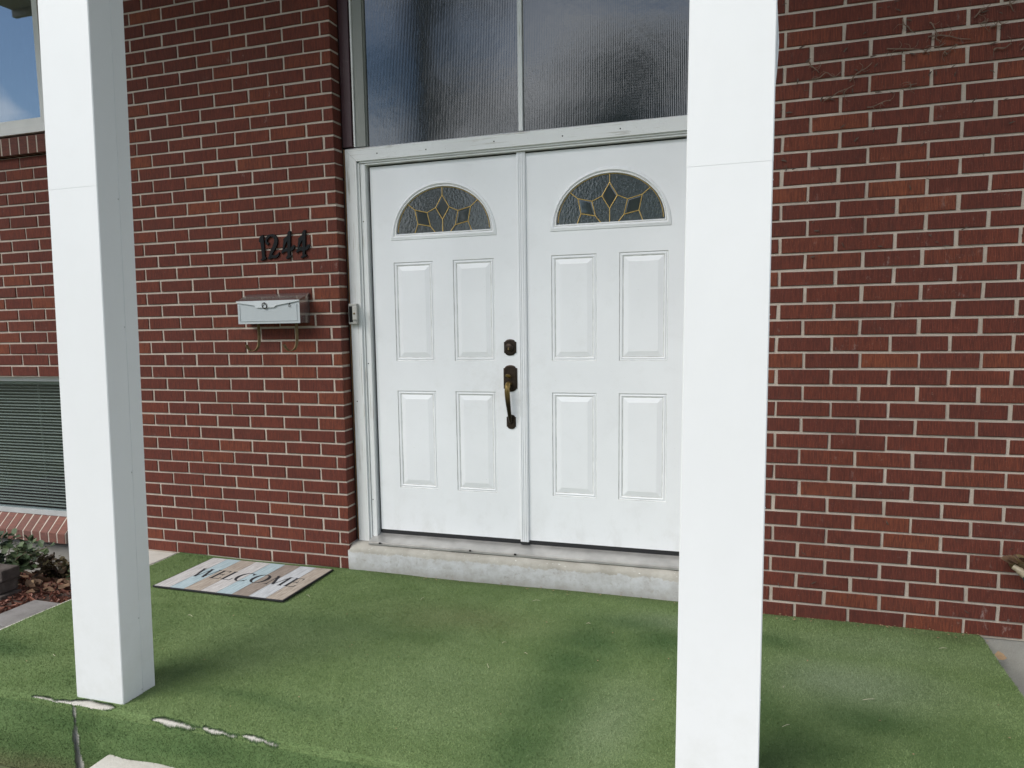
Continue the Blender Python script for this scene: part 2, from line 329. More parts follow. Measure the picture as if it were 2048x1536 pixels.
class G:
    """collects geometry"""
    def __init__(s): s.V = []; s.F = []
    def add(s, V, F):
        k = len(s.V); s.V += [tuple(v) for v in V]; s.F += [tuple(i + k for i in f) for f in F]; return s
    def box(s, x0, x1, y0, y1, z0, z1, bev=0.0):
        if bev <= 0:
            V = [(x, y, z) for x in (x0, x1) for y in (y0, y1) for z in (z0, z1)]
            return s.add(V, [(0, 1, 3, 2), (4, 6, 7, 5), (0, 4, 5, 1), (2, 3, 7, 6), (0, 2, 6, 4), (1, 5, 7, 3)])
        bm = bmesh.new(); r = bmesh.ops.create_cube(bm, size=1)
        for v in bm.verts: v.co = Vector(((x0 + x1) / 2 + v.co.x * (x1 - x0), (y0 + y1) / 2 + v.co.y * (y1 - y0), (z0 + z1) / 2 + v.co.z * (z1 - z0)))
        bmesh.ops.bevel(bm, geom=bm.edges[:], offset=bev, segments=2, affect='EDGES', profile=0.6)
        return s.bm(bm)
    def bm(s, bm, M=None):
        bm.verts.index_update(); s.add([(M @ v.co) if M else v.co.copy() for v in bm.verts], [tuple(v.index for v in f.verts) for f in bm.faces]); bm.free(); return s
    def prism(s, poly, y0, y1):                 # polygon in (x, z)
        n = len(poly); V = [(x, y0, z) for x, z in poly] + [(x, y1, z) for x, z in poly]
        return s.add(V, [tuple(range(n)), tuple(range(2 * n - 1, n - 1, -1))] + [(i, (i + 1) % n, n + (i + 1) % n, n + i) for i in range(n)])
    def profile_x(s, prof, x0, x1):             # profile polygon in (y, z) swept along x
        n = len(prof); V = [(x0, y, z) for y, z in prof] + [(x1, y, z) for y, z in prof]
        return s.add(V, [tuple(range(n)), tuple(range(2 * n - 1, n - 1, -1))] + [(i, (i + 1) % n, n + (i + 1) % n, n + i) for i in range(n)])
    def tube(s, pts, rad, seg=8, flat=None):
        P = [Vector(p) for p in pts]; n = len(P); rad = rad if isinstance(rad, (list, tuple)) else [rad] * n
        V = []; up = Vector((0.13, 0.31, 0.94))
        for i in range(n):
            t = (P[min(i + 1, n - 1)] - P[max(i - 1, 0)]).normalized(); a = t.cross(up)
            if a.length < 1e-3: a = t.cross(Vector((1, 0, 0)))
            a.normalize(); c = t.cross(a)
            for k in range(seg):
                th = 2 * math.pi * k / seg; V.append(P[i] + a * (math.cos(th) * rad[i] * (flat or 1)) + c * (math.sin(th) * rad[i]))
        F = [(i * seg + k, i * seg + (k + 1) % seg, (i + 1) * seg + (k + 1) % seg, (i + 1) * seg + k) for i in range(n - 1) for k in range(seg)]
        F += [tuple(range(seg)), tuple(range(n * seg - 1, (n - 1) * seg - 1, -1))]
        return s.add(V, F)
    def lathe(s, prof, c, axis='y', seg=24):    # prof: (radius, height along -y)
        V = []
        for r, h in prof:
            for k in range(seg):
                th = 2 * math.pi * k / seg; V.append((c[0] + r * math.cos(th), c[1] - h, c[2] + r * math.sin(th)))
        n = len(prof); F = [(i * seg + k, i * seg + (k + 1) % seg, (i + 1) * seg + (k + 1) % seg, (i + 1) * seg + k) for i in range(n - 1) for k in range(seg)]
        F += [tuple(range(seg)), tuple(range(n * seg - 1, (n - 1) * seg - 1, -1))]
        return s.add(V, F)
    def make(s, name, mat, parent=None, smooth=False, loc=None, kind=None): return mesh(name, s.V, s.F, mat, parent, smooth, loc, kind)
def struct(name, g, mat, loc=None): return g.make(name, mat, None, False, loc, 'structure')
def bez(pts, n=8):                              # smooth curve through points (Catmull-Rom)
    P = [Vector(p) for p in pts]; P = [2 * P[0] - P[1]] + P + [2 * P[-1] - P[-2]]; o = []
    for i in range(1, len(P) - 2):
        for k in range(n):
            t = k / n; a, b, c, d = P[i - 1:i + 3]
            o.append(0.5 * ((2 * b) + (c - a) * t + (2 * a - 5 * b + 4 * c - d) * t * t + (3 * b - a - 3 * c + d) * t ** 3))
    o.append(P[-2]); return o

PZ = 0.072; LB = 0.2255; JT = 0.0106; DY = -0.055       # brick course, brick pitch, joint, right wall set forward
XC = -2.112                                             # left jamb corner of the brickwork

# ------------------------------------------------------------------ setting: ground, porch slab, roof
g = G(); n = 40
xs = np.r_[np.linspace(-300, -9, 12), np.linspace(-8, 8, 34), np.linspace(9, 300, 12)]; ys = np.r_[np.linspace(-300, -9, 12), np.linspace(-8, 1, 20), 300]
V = [(x, y, -0.30 + 0.012 * math.sin(x * 3.1 + y * 1.7)) for y in ys for x in xs]; nx = len(xs)
F = [(j * nx + i, j * nx + i + 1, (j + 1) * nx + i + 1, (j + 1) * nx + i) for j in range(len(ys) - 1) for i in range(nx - 1)]
g.add(V, F); struct('ground', g, 'soil' if False else 'lawn')
g = G(); g.profile_x([(0.06, -0.40), (0.06, -0.004), (-1.748, -0.004), (-1.7565, -0.008), (-1.759, -0.016), (-1.759, -0.40)], -3.302, 0.925)
g.box(-3.66, -3.320, -0.36, 0.06, -0.40, -0.006, 0.006)
struct('porch_slab', g, 'concrete_bright')
g = G(); g.box(-2.19, 1.6, -3.4, -1.7605, -0.40, -0.152, 0.012); struct('walk_slab', g, 'concrete_bright')
# portico roof over the columns and the wall top
roof = thing('portico_canopy', 'white porch roof carried by the two square columns', 'roof', (-2, -1, 4.25))
g = G(); g.box(-6.4, 3.2, -1.95, 0.25, 4.25, 4.29); g.make('soffit', 'soffit_paint', roof)
g = G(); g.box(-6.4, 3.2, -2.0, -1.952, 4.19, 4.47); g.make('fascia', 'soffit_paint', roof)

# ------------------------------------------------------------------ brickwork
def brick_mesh(L, D, H, seed):
    r = random.Random(seed); j = lambda a: r.uniform(-a, a); c = 0.0022
    x, z = L / 2, H / 2; V = []
    for (yy, ins) in ((D, 0.0), (c, 0.0), (0.0, c)):
        for sx, sz in ((-1, -1), (1, -1), (1, 1), (-1, 1)):
            V.append((sx * (x - ins) + j(0.0014), yy + (j(0.0006) if yy < D else 0), sz * (z - ins) + j(0.0014)))
    F = [(8, 9, 10, 11)] + [(4 + i, 4 + (i + 1) % 4, 8 + (i + 1) % 4, 8 + i) for i in range(4)] + [(i, (i + 1) % 4, 4 + (i + 1) % 4, 4 + i) for i in range(4)]
    return V, F
BM = {}
def brick_data(L, D, H, var, mat='brick'):
    k = (round(L, 3), round(D, 3), round(H, 4), var, mat)
    if k not in BM:
        V, F = brick_mesh(L, D, H, hash(k) & 0xffff); me = bpy.data.meshes.new('brick'); me.from_pydata(V, [], F); me.materials.append(MATS[mat])
        bm = bmesh.new(); bm.from_mesh(me); bmesh.ops.recalc_face_normals(bm, faces=bm.faces); bm.to_mesh(me); bm.free(); BM[k] = me
    return BM[k]
def project(x, y, z):
    v = Vector((x, y, z)) - CAM; d = v.dot(FW)
    return 908.57 + 1628.4 * v.dot(RX) / d, 835.6 - 1628.4 * v.dot(UP) / d, d
def lay(wall, bricks, keep=296):
    """bricks: (xc, y, zc, L, D, H). The ones that show largest become objects, the rest one joined part."""
    sc = []
    for bk in bricks:
        u, v, d = project(bk[0], bk[1], bk[2]); m = 60
        vis = -m < u < 2048 + m and -m < v < 1536 + m
        hid = 330 < 0 or (1375 < u < 1520) or (bk[2] > 0 and (70 + v * 0.055) < u - 30 and u + 30 < (235 + v * 0.055))
        sc.append((0 if (vis and not hid) else 1, d))
    order = sorted(range(len(bricks)), key=lambda i: sc[i]); o0 = org(wall); rest = G()
    for q, i in enumerate(order):
        x, y, z, L, D, H = bricks[i]; y += random.uniform(-0.0012, 0.0012)
        if q < keep and sc[i][0] == 0:
            o = bpy.data.objects.new('brick', brick_data(L, D, H, random.randrange(6))); C.objects.link(o); o.parent = wall
            o.location = Vector((x, y, z)) - o0; o.rotation_euler = (random.gauss(0, 0.004), random.gauss(0, 0.0025), random.gauss(0, 0.003))
        else:
            V, F = brick_mesh(L, D, H, random.randrange(9999)); rest.add([(a + x, b_ + y, c + z) for a, b_, c in V], F)
    if rest.V: rest.make('brick_remainder', 'brick', wall, kind='stuff')
def course_pieces(x0, x1, head0):
    """split x0..x1 at head joints head0 + n*LB"""
    k = math.floor((x0 - head0) / LB); cuts = [x0]; h = head0 + (k + 1) * LB
    while h < x1 - 0.02:
        if h > x0 + 0.02: cuts.append(h)
        h += LB
    cuts.append(x1); out = []
    for i in range(len(cuts) - 1):
        a = cuts[i] + (JT / 2 if i else 0); c = cuts[i + 1] - (JT / 2 if i < len(cuts) - 2 else 0); out.append((a, c))
    return out

WLX0, WLX1 = -5.28, -4.125        # window opening
left = thing('brick_wall', 'red brick wall left of the double door, behind the mailbox and house number', 'brick wall', (XC, 0, 0))
bl = []
for k in range(0, 59):
    z0 = k * PZ; z1 = z0 + PZ; zc = (z0 + z1) / 2
    head = -2.274 if k % 2 else -2.172
    segs = [(-6.2, XC)]
    if 0 <= k < 15: segs = [(-6.2, WLX0), (WLX1, XC)]
    elif k >= 34: segs = [(-6.2, WLX0 + 0.03), (WLX1 + 0.038, XC)]
    for a, c in segs:
        for x0, x1 in course_pieces(a, c, head + random.uniform(-0.004, 0.004)):
            bl.append(((x0 + x1) / 2, 0.0, zc, x1 - x0 + random.uniform(-.005, .001), 0.10 if x1 > XC - 0.01 else 0.05, PZ - JT + random.uniform(-.0022, .0010)))
lay(left, bl)
g = G(); mj = 0.0060
g.box(-6.2, WLX0, mj, 0.16, -0.004, 4.27); g.box(WLX1 + 0.042, XC - 0.004, mj, 0.096, -0.004, 4.25)
g.box(WLX0, WLX1 + 0.042, mj, 0.16, 15 * PZ, 34 * PZ - 0.002); g.box(WLX1, WLX1 + 0.042, mj + .0005, 0.12, -0.003, 15 * PZ - .001)
g.make('mortar_bed', 'mortar', left)
g = G(); g.box(-6.2, -2.06, 0.012, 0.2, -0.6, -0.006); g.make('foundation', 'concrete_foundation', left)

XR = -0.125
right = thing('brick_wall', 'red brick wall right of the double door with dead vine stems near its top', 'brick wall', (0.9, DY, 0))
br = []
for k in range(0, 59):
    zc = (k + 0.5) * PZ - 0.006
    head = 0.100 if k % 2 else 0.207
    for x0, x1 in course_pieces(XR, 2.6, head + random.uniform(-0.004, 0.004)):
        br.append(((x0 + x1) / 2, DY, zc, x1 - x0 + random.uniform(-.007, .001), 0.10 if x0 < XR + .01 else 0.05, PZ - JT + random.uniform(-.0022, .0010)))
lay(right, br)
g = G(); g.box(XR + .004, 2.6, DY + mj, 0.16, -0.010, 4.25); g.make('mortar_bed', 'mortar', right)
g = G(); g.box(-0.2, 2.6, DY + 0.010, 0.2, -0.6, -0.0115); g.make('foundation', 'concrete_foundation', right)

# dark room behind door and windows
g = G(); g.box(-6.2, 2.6, 0.55, 0.6, -0.4, 4.25); g.box(-6.2, 2.6, 0.17, 0.55, 4.18, 4.22); g.box(-6.2, 2.6, 0.17, 0.55, -0.4, -0.35)
g.box(-4.0, -2.13, 0.20, 0.25, -0.3, 4.1); struct('interior_wall', g, 'interior_dark')

# ------------------------------------------------------------------ entrance: step, threshold, frame, transom
g = G()
prof = [(0.10, 0.0), (0.0, -0.01), (-0.004, 0.02), (0.0, 0.112), (0.006, 0.126), (0.018, 0.135), (0.05, 0.147), (0.19, 0.158), (0.19, -0.01)]
nseg = 40; x0, x1 = -2.120, -0.14
V = []
for i in range(nseg + 1):
    x = x0 + (x1 - x0) * i / nseg
    for y, z in prof: V.append((x + random.gauss(0, .0012), y + (random.gauss(0, 0.0016) if y < .04 else 0), z + (random.gauss(0, .0016) if 0.05 < z < .15 else 0)))
m = len(prof); F = [(i * m + k, i * m + (k + 1) % m, (i + 1) * m + (k + 1) % m, (i + 1) * m + k) for i in range(nseg) for k in range(m)] + [tuple(range(m)), tuple(range(nseg * m, nseg * m + m))]
g.add(V, F); st = g.make('door_step', 'sill_concrete', None, True, (-1.12, 0, 0)); tag(st, 'worn grey painted concrete step below the double door', 'step')

th = thing('threshold', 'aluminium threshold strip under the double door', 'threshold', (-1.12, 0.1, 0.15))
g = G(); g.profile_x([(0.042, 0.150), (0.040, 0.159), (0.046, 0.163), (0.126, 0.186), (0.134, 0.191), (0.152, 0.191), (0.152, 0.150)], -2.012, -0.235); g.make('sloped_plate', 'threshold_metal', th)
g = G(); g.box(-2.012, -0.235, 0.032, 0.0395, 0.148, 0.1535); g.make('front_lip', 'threshold_metal', th)
g = G(); g.box(-1.985, -0.255, 0.1525, 0.17, 0.16, 0.200); g.make('weather_seal', 'rubber', th)
for xx in (-1.945, -1.41, -1.16): g = G().box(xx, xx + .011, 0.031, 0.036, 0.1545, 0.1625); g.make('screw_slot', 'dark_gap', th)

fr = thing('doorway_surround', 'weathered white wooden frame around the double door', 'door frame', (-1.12, 0.1, 0.155))
CY = 0.080; ox0, ix0, ox1, ix1 = -2.090, -2.026, -0.150, -0.214; zt, zi = 2.310, 2.246
g = G().prism([(ox0, 0.152), (ix0, 0.152), (ix0, zi), (ox0, zt)], CY, 0.13); g.make('side_casing', 'trim_paint', fr)
g = G().prism([(ox1, 0.152), (ox1, zt), (ix1, zi), (ix1, 0.152)], CY, 0.13); g.make('side_casing', 'trim_paint', fr)
g = G().prism([(ox0 + .0014, zt), (ix0 + .0014, zi), (ix1 - .0014, zi), (ox1 - .0014, zt)], CY + .0006, 0.13); g.profile_x([(CY + .001, zt), (CY + .012, zt + .006), (0.16, zt + 0.010), (0.16, zt)], ox0, ox1); g.make('head_casing', 'trim_paint_h', fr)
for (a, c) in ((ix0, -1.984), (-0.256, ix1)):
    s = 1 if a < -1 else -1; e0 = a if s > 0 else c; e1 = c if s > 0 else a
    g = G().box(min(e0, e0 + s * .012), max(e0, e0 + s * .012), CY + .012, .13, .156, zi - .001); g.box(min(e0 + s * .0135, e1), max(e0 + s * .0135, e1), CY + .020, 0.175, 0.158, zi - .012, .0015); g.make('side_jamb', 'trim_paint', fr)
g = G().box(ix0 + .001, ix1 - .001, CY + .012, .13, zi - .010, zi - .0005); g.box(-1.984, -0.256, CY + .020, .175, 2.226, zi - .0105, .0015); g.make('head_jamb', 'trim_paint_h', fr)
g = G().box(-1.986, -1.972, 0.150, .20, .16, 2.23); g.box(-.27, -.254, .150, .20, .16, 2.23); g.box(-1.98, -.26, .151, .20, 2.2165, 2.232); g.make('weather_strip', 'rubber', fr)
g = G()
for xx, zz in ((-2.003, 1.93), (-2.003, 1.16), (-2.004, .39), (-2.07, .95), (-1.9, 2.277), (-1.62, 2.272), (-1.25, 2.279), (-.9, 2.273), (-.62, 2.281)):
    yy = CY + (.0194 if xx < -1.99 and xx > -2.02 else -.0004); g.lathe([(0.0035, .0002), (0.003, .0008), (0.001, .001)], (xx, yy, zz), seg=8)
g.make('nail_head', 'dark_gap', fr, kind='stuff')
g = G().box(-2.1065, -2.0915, 0.094, .14, .155, 2.315); g.make('backing_board', 'bare_wood', fr)
g = G().box(-2.125, -2.1075, 0.0975, .15, .155, 4.2); g.make('joint_gap', 'dark_gap', fr)

tr = thing('transom_window', 'two tall panes of ribbed obscure glass above the double door', 'window', (-1.12, 0.1, 2.32))
g = G().box(-2.101, -2.044, 0.078, .16, 2.322, 4.23, .003); g.make('maroon_post', 'maroon_paint', tr)['label'] = 'dark maroon painted post'
g = G().box(-2.038, -2.030, 0.086, .16, 2.322, 4.23, .001); g.make('edge_strip', 'trim_paint', tr)
g = G().box(-2.029, -1.972, 0.096, .16, 2.322, 4.23, .002); g.box(-1.9715, -1.966, 0.108, .15, 2.322, 4.23); g.make('stile', 'grey_trim', tr)
g = G().box(-0.25, -0.15, 0.09, .16, 2.322, 4.23, .002); g.make('stile', 'grey_trim', tr)
g = G().box(-1.128, -1.106, 0.100, .14, 2.322, 4.23, .0025); g.make('mullion', 'trim_paint', tr)
for a, c in ((-1.9655, -1.1285), (-1.1055, -0.2505)):
    g = G().box(a, c, .120, .126, 2.322, 4.23); g.make('pane', 'reeded_glass', tr)
g = G().box(-1.9655, -.2505, .118, .16, 4.19, 4.235); g.make('head_rail', 'grey_trim', tr)

# ------------------------------------------------------------------ doors
YD = 0.130
def arch(cx, zb, a, b_, d, n=40):
    return [(cx + (a - d) * math.cos(t), zb + d + (b_ - 2 * d) * math.sin(t)) for t in [math.pi * i / n for i in range(n + 1)]]
def rings(loops, name, mat, parent, cap=False, smooth=True, dirty=()):
    """loops: list of (list of (x,z), y) with equal length, bridged"""
    n = len(loops[0][0]); V = [(x, y, z) for lp, y in loops for x, z in lp]
    F = [(j * n + i, j * n + (i + 1) % n, (j + 1) * n + (i + 1) % n, (j + 1) * n + i) for j in range(len(loops) - 1) for i in range(n)]
    if cap: F.append(tuple(range((len(loops) - 1) * n, len(loops) * n)))
    o = mesh(name, V, F, [mat, 'groove_dirt'] if dirty else mat, parent, smooth)
    for f in o.data.polygons:
        if f.index < n * (len(loops) - 1) and f.index // n in dirty: f.material_index = 1
    return o
def fill_face(outer, holes, y):
    bm = bmesh.new(); ed = []
    for lp in [outer] + holes:
        vs = [bm.verts.new((x, y, z)) for x, z in lp]; ed += [bm.edges.new((vs[i], vs[(i + 1) % len(vs)])) for i in range(len(vs))]
    bmesh.ops.triangle_fill(bm, use_beauty=True, edges=ed); return bm
FAN = dict(T=(0, .2345), D1=(0, .189), D2=(.038, .126), D3=(0, .064), D4=(-.038, .126), B0=(0, .0), A1=(-.157, .121), A2=(-.087, .104), A3=(-.070, .032), A4=(-.142, .047), BA4=(-.160, .0), BA3=(-.044, .0))
for a, c in (('C2', 'A1'), ('C1', 'A2'), ('C4', 'A3'), ('C3', 'A4'), ('BC3', 'BA4'), ('BC4', 'BA3')): FAN[a] = (-FAN[c][0], FAN[c][1])
GA, GB = 0.262, 0.2345
def ell(t): return (GA * math.cos(t), GB * math.sin(t))
tA = R(180 - 41); FAN['AL'] = ell(tA); FAN['CR'] = ell(math.pi - tA)
def arcpts(t0, t1, n=12): return [ell(t0 + (t1 - t0) * i / n) for i in range(n + 1)]
f_ = lambda *k: [FAN[i] for i in k]
PANES = [f_('D1', 'D4', 'A2', 'A1') + arcpts(tA, math.pi / 2), f_('D1', 'D2', 'C1', 'C2') + arcpts(math.pi - tA, math.pi / 2),
         f_('A1', 'A4', 'BA4') + arcpts(math.pi, tA), f_('C2', 'C3', 'BC3') + arcpts(0, math.pi - tA),
         f_('A4', 'A3', 'BA3', 'BA4'), f_('C3', 'C4', 'BC4', 'BC3'), f_('D4', 'D3', 'B0', 'BA3', 'A3', 'A2'), f_('D2', 'D3', 'B0', 'BC4', 'C4', 'C1')]
BEV = [f_('D1', 'D2', 'D3', 'D4'), f_('A1', 'A2', 'A3', 'A4'), f_('C2', 'C1', 'C4', 'C3')]
CAMES = ['T D1', 'D1 D2', 'D2 D3', 'D3 D4', 'D4 D1', 'D3 B0', 'D4 A2', 'A1 A2', 'A2 A3', 'A3 A4', 'A4 A1', 'A1 AL', 'A4 BA4', 'A3 BA3', 'D2 C1', 'C1 C2', 'C2 C3', 'C3 C4', 'C4 C1', 'C2 CR', 'C3 BC3', 'C4 BC4']
PANEL = [(0.0, 0.0), (0.0025, 0.0045), (0.006, 0.0055), (0.010, 0.0020), (0.0135, 0.0020), (0.017, 0.0050), (0.021, 0.0065), (0.044, 0.0012), (0.0455, 0.0005)]
def door(label, x0, x1, fanx, cols):
    z0, z1 = 0.214, 2.2165; d = thing('entry_door', label, 'door', ((x0 + x1) / 2, YD, z0), 'leaves of the white double door')
    rects = [(a, c, zz0, zz1) for a, c in cols for zz0, zz1 in ((1.172, 1.705), (0.463, 1.008))]
    holes = [[(a, p), (c, p), (c, q), (a, q)] for a, c, p, q in rects]
    fan_o = arch(fanx, 1.823, 0.298, 0.297, 0.012)
    g = G(); g.bm(fill_face([(x0, z0), (x1, z0), (x1, z1), (x0, z1)], holes + [fan_o], YD))
    e = 0.0
    g.add([(x0, YD, z0), (x1, YD, z0), (x1, YD, z1), (x0, YD, z1), (x0, YD + .044, z0), (x1, YD + .044, z0), (x1, YD + .044, z1), (x0, YD + .044, z1)], [(0, 1, 5, 4), (1, 2, 6, 5), (2, 3, 7, 6), (3, 0, 4, 7), (4, 5, 6, 7)])
    g.make('slab', 'door_paint', d)
    for a, c, p, q in rects:
        loops = [([(a + i, p + i), (c - i, p + i), (c - i, q - i), (a + i, q - i)], YD + h) for i, h in PANEL]
        rings(loops, 'panel', 'door_paint', d, True, False, (0, 5))
    fan = rings([(arch(fanx, 1.823, 0.298, 0.297, i), YD - h) for i, h in ((0.0, -.001), (0.001, 0.0035), (0.005, 0.0050), (0.009, 0.0085), (0.015, 0.0100), (0.020, 0.0070), (0.0225, 0.0030), (0.026, 0.0048), (0.030, 0.0045), (0.0325, -0.004), (0.033, -0.012))], 'fanlight_frame', 'door_paint', d, False, True, (0, 6))
    yg = YD + 0.008; zb = 1.8553
    for pn in PANES:
        mesh('pane', [(fanx + x, yg, zb + z) for x, z in pn], [tuple(range(len(pn)))], 'textured_glass', fan)
    for bv in BEV:
        cx = sum(q[0] for q in bv) / 4; cz = sum(q[1] for q in bv) / 4; k = 0.76
        V = [(fanx + x, yg, zb + z) for x, z in bv] + [(fanx + cx + (x - cx) * k, yg - .0011, zb + cz + (z - cz) * k) for x, z in bv]
        mesh('bevelled_pane', V, [(4, 5, 6, 7)] + [(i, (i + 1) % 4, 4 + (i + 1) % 4, 4 + i) for i in range(4)], 'bevel_glass', fan)
    g = G()
    for cmx in CAMES:
        a, c = [FAN[i] for i in cmx.split()]; g.tube([(fanx + a[0], yg - .0022, zb + a[1]), (fanx + c[0], yg - .0022, zb + c[1])], .0023, 6)
    pts = [(fanx + .985 * x, yg - .001, zb + .004 + .965 * z) for x, z in arcpts(0.02, math.pi - 0.02, 36)]; g.tube(pts, .0017, 5)
    g.make('came', 'brass_came', fan, True)
    return d
dl = door('white panelled door leaf with bronze handle and deadbolt', -1.970, -1.1235, -1.557, [(-1.845, -1.617), (-1.503, -1.276)])
dr = door('white panelled door leaf without handle, next to the right column', -1.1205, -0.272, -0.679, [(-0.972, -0.742), (-0.630, -0.395)])
g = G().box(-1.147, -1.100, YD - .012, YD - .0006, 0.205, 2.2245, .003)
for xx in (-1.139, -1.130, -1.118, -1.109): g.box(xx, xx + .004, YD - .0155, YD - .0123, .206, 2.2235, .0012)
g.make('astragal', 'door_paint', dr)
g = G().box(-1.147, -1.100, YD - .012, YD, .192, .2045); g.make('astragal_foot', 'rubber', dr)
g = G().box(-1.968, -1.150, YD - .001, YD + .03, .1935, .2135); g.make('door_sweep', 'rubber', dl)
g = G().box(-1.098, -.274, YD - .001, YD + .03, .1935, .2135); g.make('door_sweep', 'rubber', dr)
def plate(cx, z0, z1, w_, sh, bulge):     # cartouche outline: shoulders, arched ends
    h = w_ / 2; p = [(-h, z0 + sh), (-h * .82, z0 + sh * .95)] + [(h * .78 * -math.cos(t), z0 + sh * .9 - (sh * .9) * math.sin(t)) for t in [math.pi * (i + .5) / 12 for i in range(12)]] + [(h * .82, z0 + sh * .95), (h, z0 + sh)]
    p += [(h, z1 - sh), (h * .82, z1 - sh * .95)] + [(h * .78 * math.cos(t), z1 - sh * .9 + (sh * .9) * math.sin(t)) for t in [math.pi * (i + .5) / 12 for i in range(12)]] + [(-h * .82, z1 - sh * .95), (-h, z1 - sh)]
    zc = (z0 + z1) / 2; lo = []
    for k, y in ((1, 0), (1, .004), (.90, .0065), (.80, .0065), (.76, .0085)): lo.append(([(cx + x * k, zc + (z - zc) * (1 - (1 - k) * w_ / (z1 - z0) * 1.0)) for x, z in p], YD - y))
    return lo
db = rings(plate(-1.1935, 1.200, 1.285, .066, .014, 0), 'deadbolt', 'bronze', dl, True)
g = G().lathe([(.024, .006), (.024, .012), (.0215, .016), (.020, .022), (.018, .0235), (.0, .0236)], (-1.1945, YD, 1.243)); g.make('cylinder', 'bronze', db, True)
g = G().box(-1.2005, -1.1925, YD - .0250, YD - .0237, 1.229, 1.243, .0005); g.make('keyway', 'brass_old', db)
hd = rings(plate(-1.194, 1.010, 1.150, .074, .016, 0), 'handle_plate', 'bronze', dl, True)
g = G().tube(bez([(-1.196, YD - .006, 1.088), (-1.196, YD - .022, 1.090), (-1.198, YD - .034, 1.097), (-1.199, YD - .040, 1.095)], 4), [.005] * 3 + [.007] * 4 + [.008] * 4 + [.008, .006], 10, 1.7); g.make('thumb_latch', 'bronze_worn', hd, True)
pts = bez([(-1.195, YD - .006, 1.052), (-1.196, YD - .040, 1.053), (-1.197, YD - .056, 1.030), (-1.196, YD - .055, .985), (-1.194, YD - .044, .930), (-1.193, YD - .030, .885), (-1.192, YD - .022, .858), (-1.192, YD - .006, .848)], 6)
nr = len(pts); g = G().tube(pts, [0.0095 + .0035 * math.sin(math.pi * min(1, i / nr * 1.6)) * (1 if i < nr * .6 else .8) - .0022 * (i / nr > .75) for i in range(nr)], 12, 1.15); g.make('grip', 'bronze_worn', dl, True)
rings(plate(-1.1925, .812, .888, .050, .012, 0), 'lower_plate', 'bronze', dl, True)

# ------------------------------------------------------------------ doorbell, mailbox, numerals
bell = thing('doorbell', 'small white and black doorbell on the left door casing', 'doorbell', (-2.055, .06, 1.38))
g = G().box(-2.089, -2.040, .050, .0795, 1.378, 1.490, .004); g.make('housing', 'bell_grey', bell)
g = G().box(-2.084, -2.0635, .0475, .0498, 1.390, 1.476, .001); g.make('dark_face', 'black_paint', bell)
g = G().box(-2.061, -2.034, .0400, .0497, 1.402, 1.476, .003); g.make('cover', 'bell_cover', bell)
g = G().lathe([(.0055, 0), (.0055, .002), (.004, .003), (0, .0031)], (-2.049, .0399, 1.436), seg=12); g.make('button', 'brass_old', bell, True)

mb = thing('mailbox', 'horizontal grey metal mailbox on the brick wall below the house number', 'mailbox', (-2.49, -.06, 1.385))
mx0, mx1, mzb, mzf, mzt, myf = -2.690, -2.298, 1.392, 1.513, 1.553, -.112
g = G().prism([(mx0, mzb), (mx1, mzb), (mx1, mzf), (mx0, mzf)], myf, myf + .0016)
g.make('front_panel', 'mailbox_metal', mb)
for xx in (mx0, mx1 - .0016):
    g = G(); P5 = [(myf + .0018, mzb), (-.004, mzb), (-.004, mzt), (myf + .0018, mzf)]; g.profile_x(P5, xx, xx + .0016); g.make('side_panel', 'mailbox_side', mb)
g = G().box(mx0 + .0018, mx1 - .0018, myf + .0018, -.004, mzb, mzb + .0016); g.make('bottom_panel', 'mailbox_side', mb)
g = G().box(mx0 + .0018, mx1 - .0018, -.0058, -.004, mzb + .002, mzt); g.make('back_panel', 'mailbox_side', mb)
lid = G().profile_x([(-.004, mzt + .0005), (-.004, mzt + .0025), (myf - .005, mzf + .0040), (myf - .005, mzf + .002)], mx0 - .004, mx1 + .004).make('lid', 'mailbox_side', mb)
fl = [(mx0 - .004, mzf + .0038), (mx0 - .004, mzf - .004), (-2.574, mzf - .022), (-2.569, mzf - .034), (-2.452, mzf - .034), (-2.440, mzf - .024), (mx1 + .004, mzf - .002), (mx1 + .004, mzf + .0038)]
G().prism(fl, myf - .0078, myf - .0060).make('flap', 'mailbox_flap', lid)
G().tube([(mx0 + .014, myf - .001, 1.495), (mx0 + .014, myf - .001, 1.4065), (mx1 - .016, myf - .001, 1.4065), (mx1 - .016, myf - .001, 1.495)], .0022, 6).make('embossed_rib', 'mailbox_metal', mb, True)
ring_ = [(-2.510 + .0135 * math.cos(t), myf - .012 - .004 * math.sin(t), 1.489 + .0155 * math.sin(t)) for t in [2 * math.pi * i / 24 for i in range(25)]]
G().tube(ring_, .0024, 6).lathe([(.004, 0), (.004, .008), (.002, .009)], (-2.510, myf - .006, 1.504), seg=10).make('pull_ring', 'bronze', mb, True)
G().tube(bez([(-2.357, myf - .003, 1.507), (-2.361, myf - .004, 1.492), (-2.364, myf - .004, 1.484), (-2.357, myf - .004, 1.480), (-2.351, myf - .004, 1.484), (-2.355, myf - .004, 1.492), (-2.357, myf - .003, 1.507)], 4), .0012, 5).make('clip', 'bronze', mb, True)
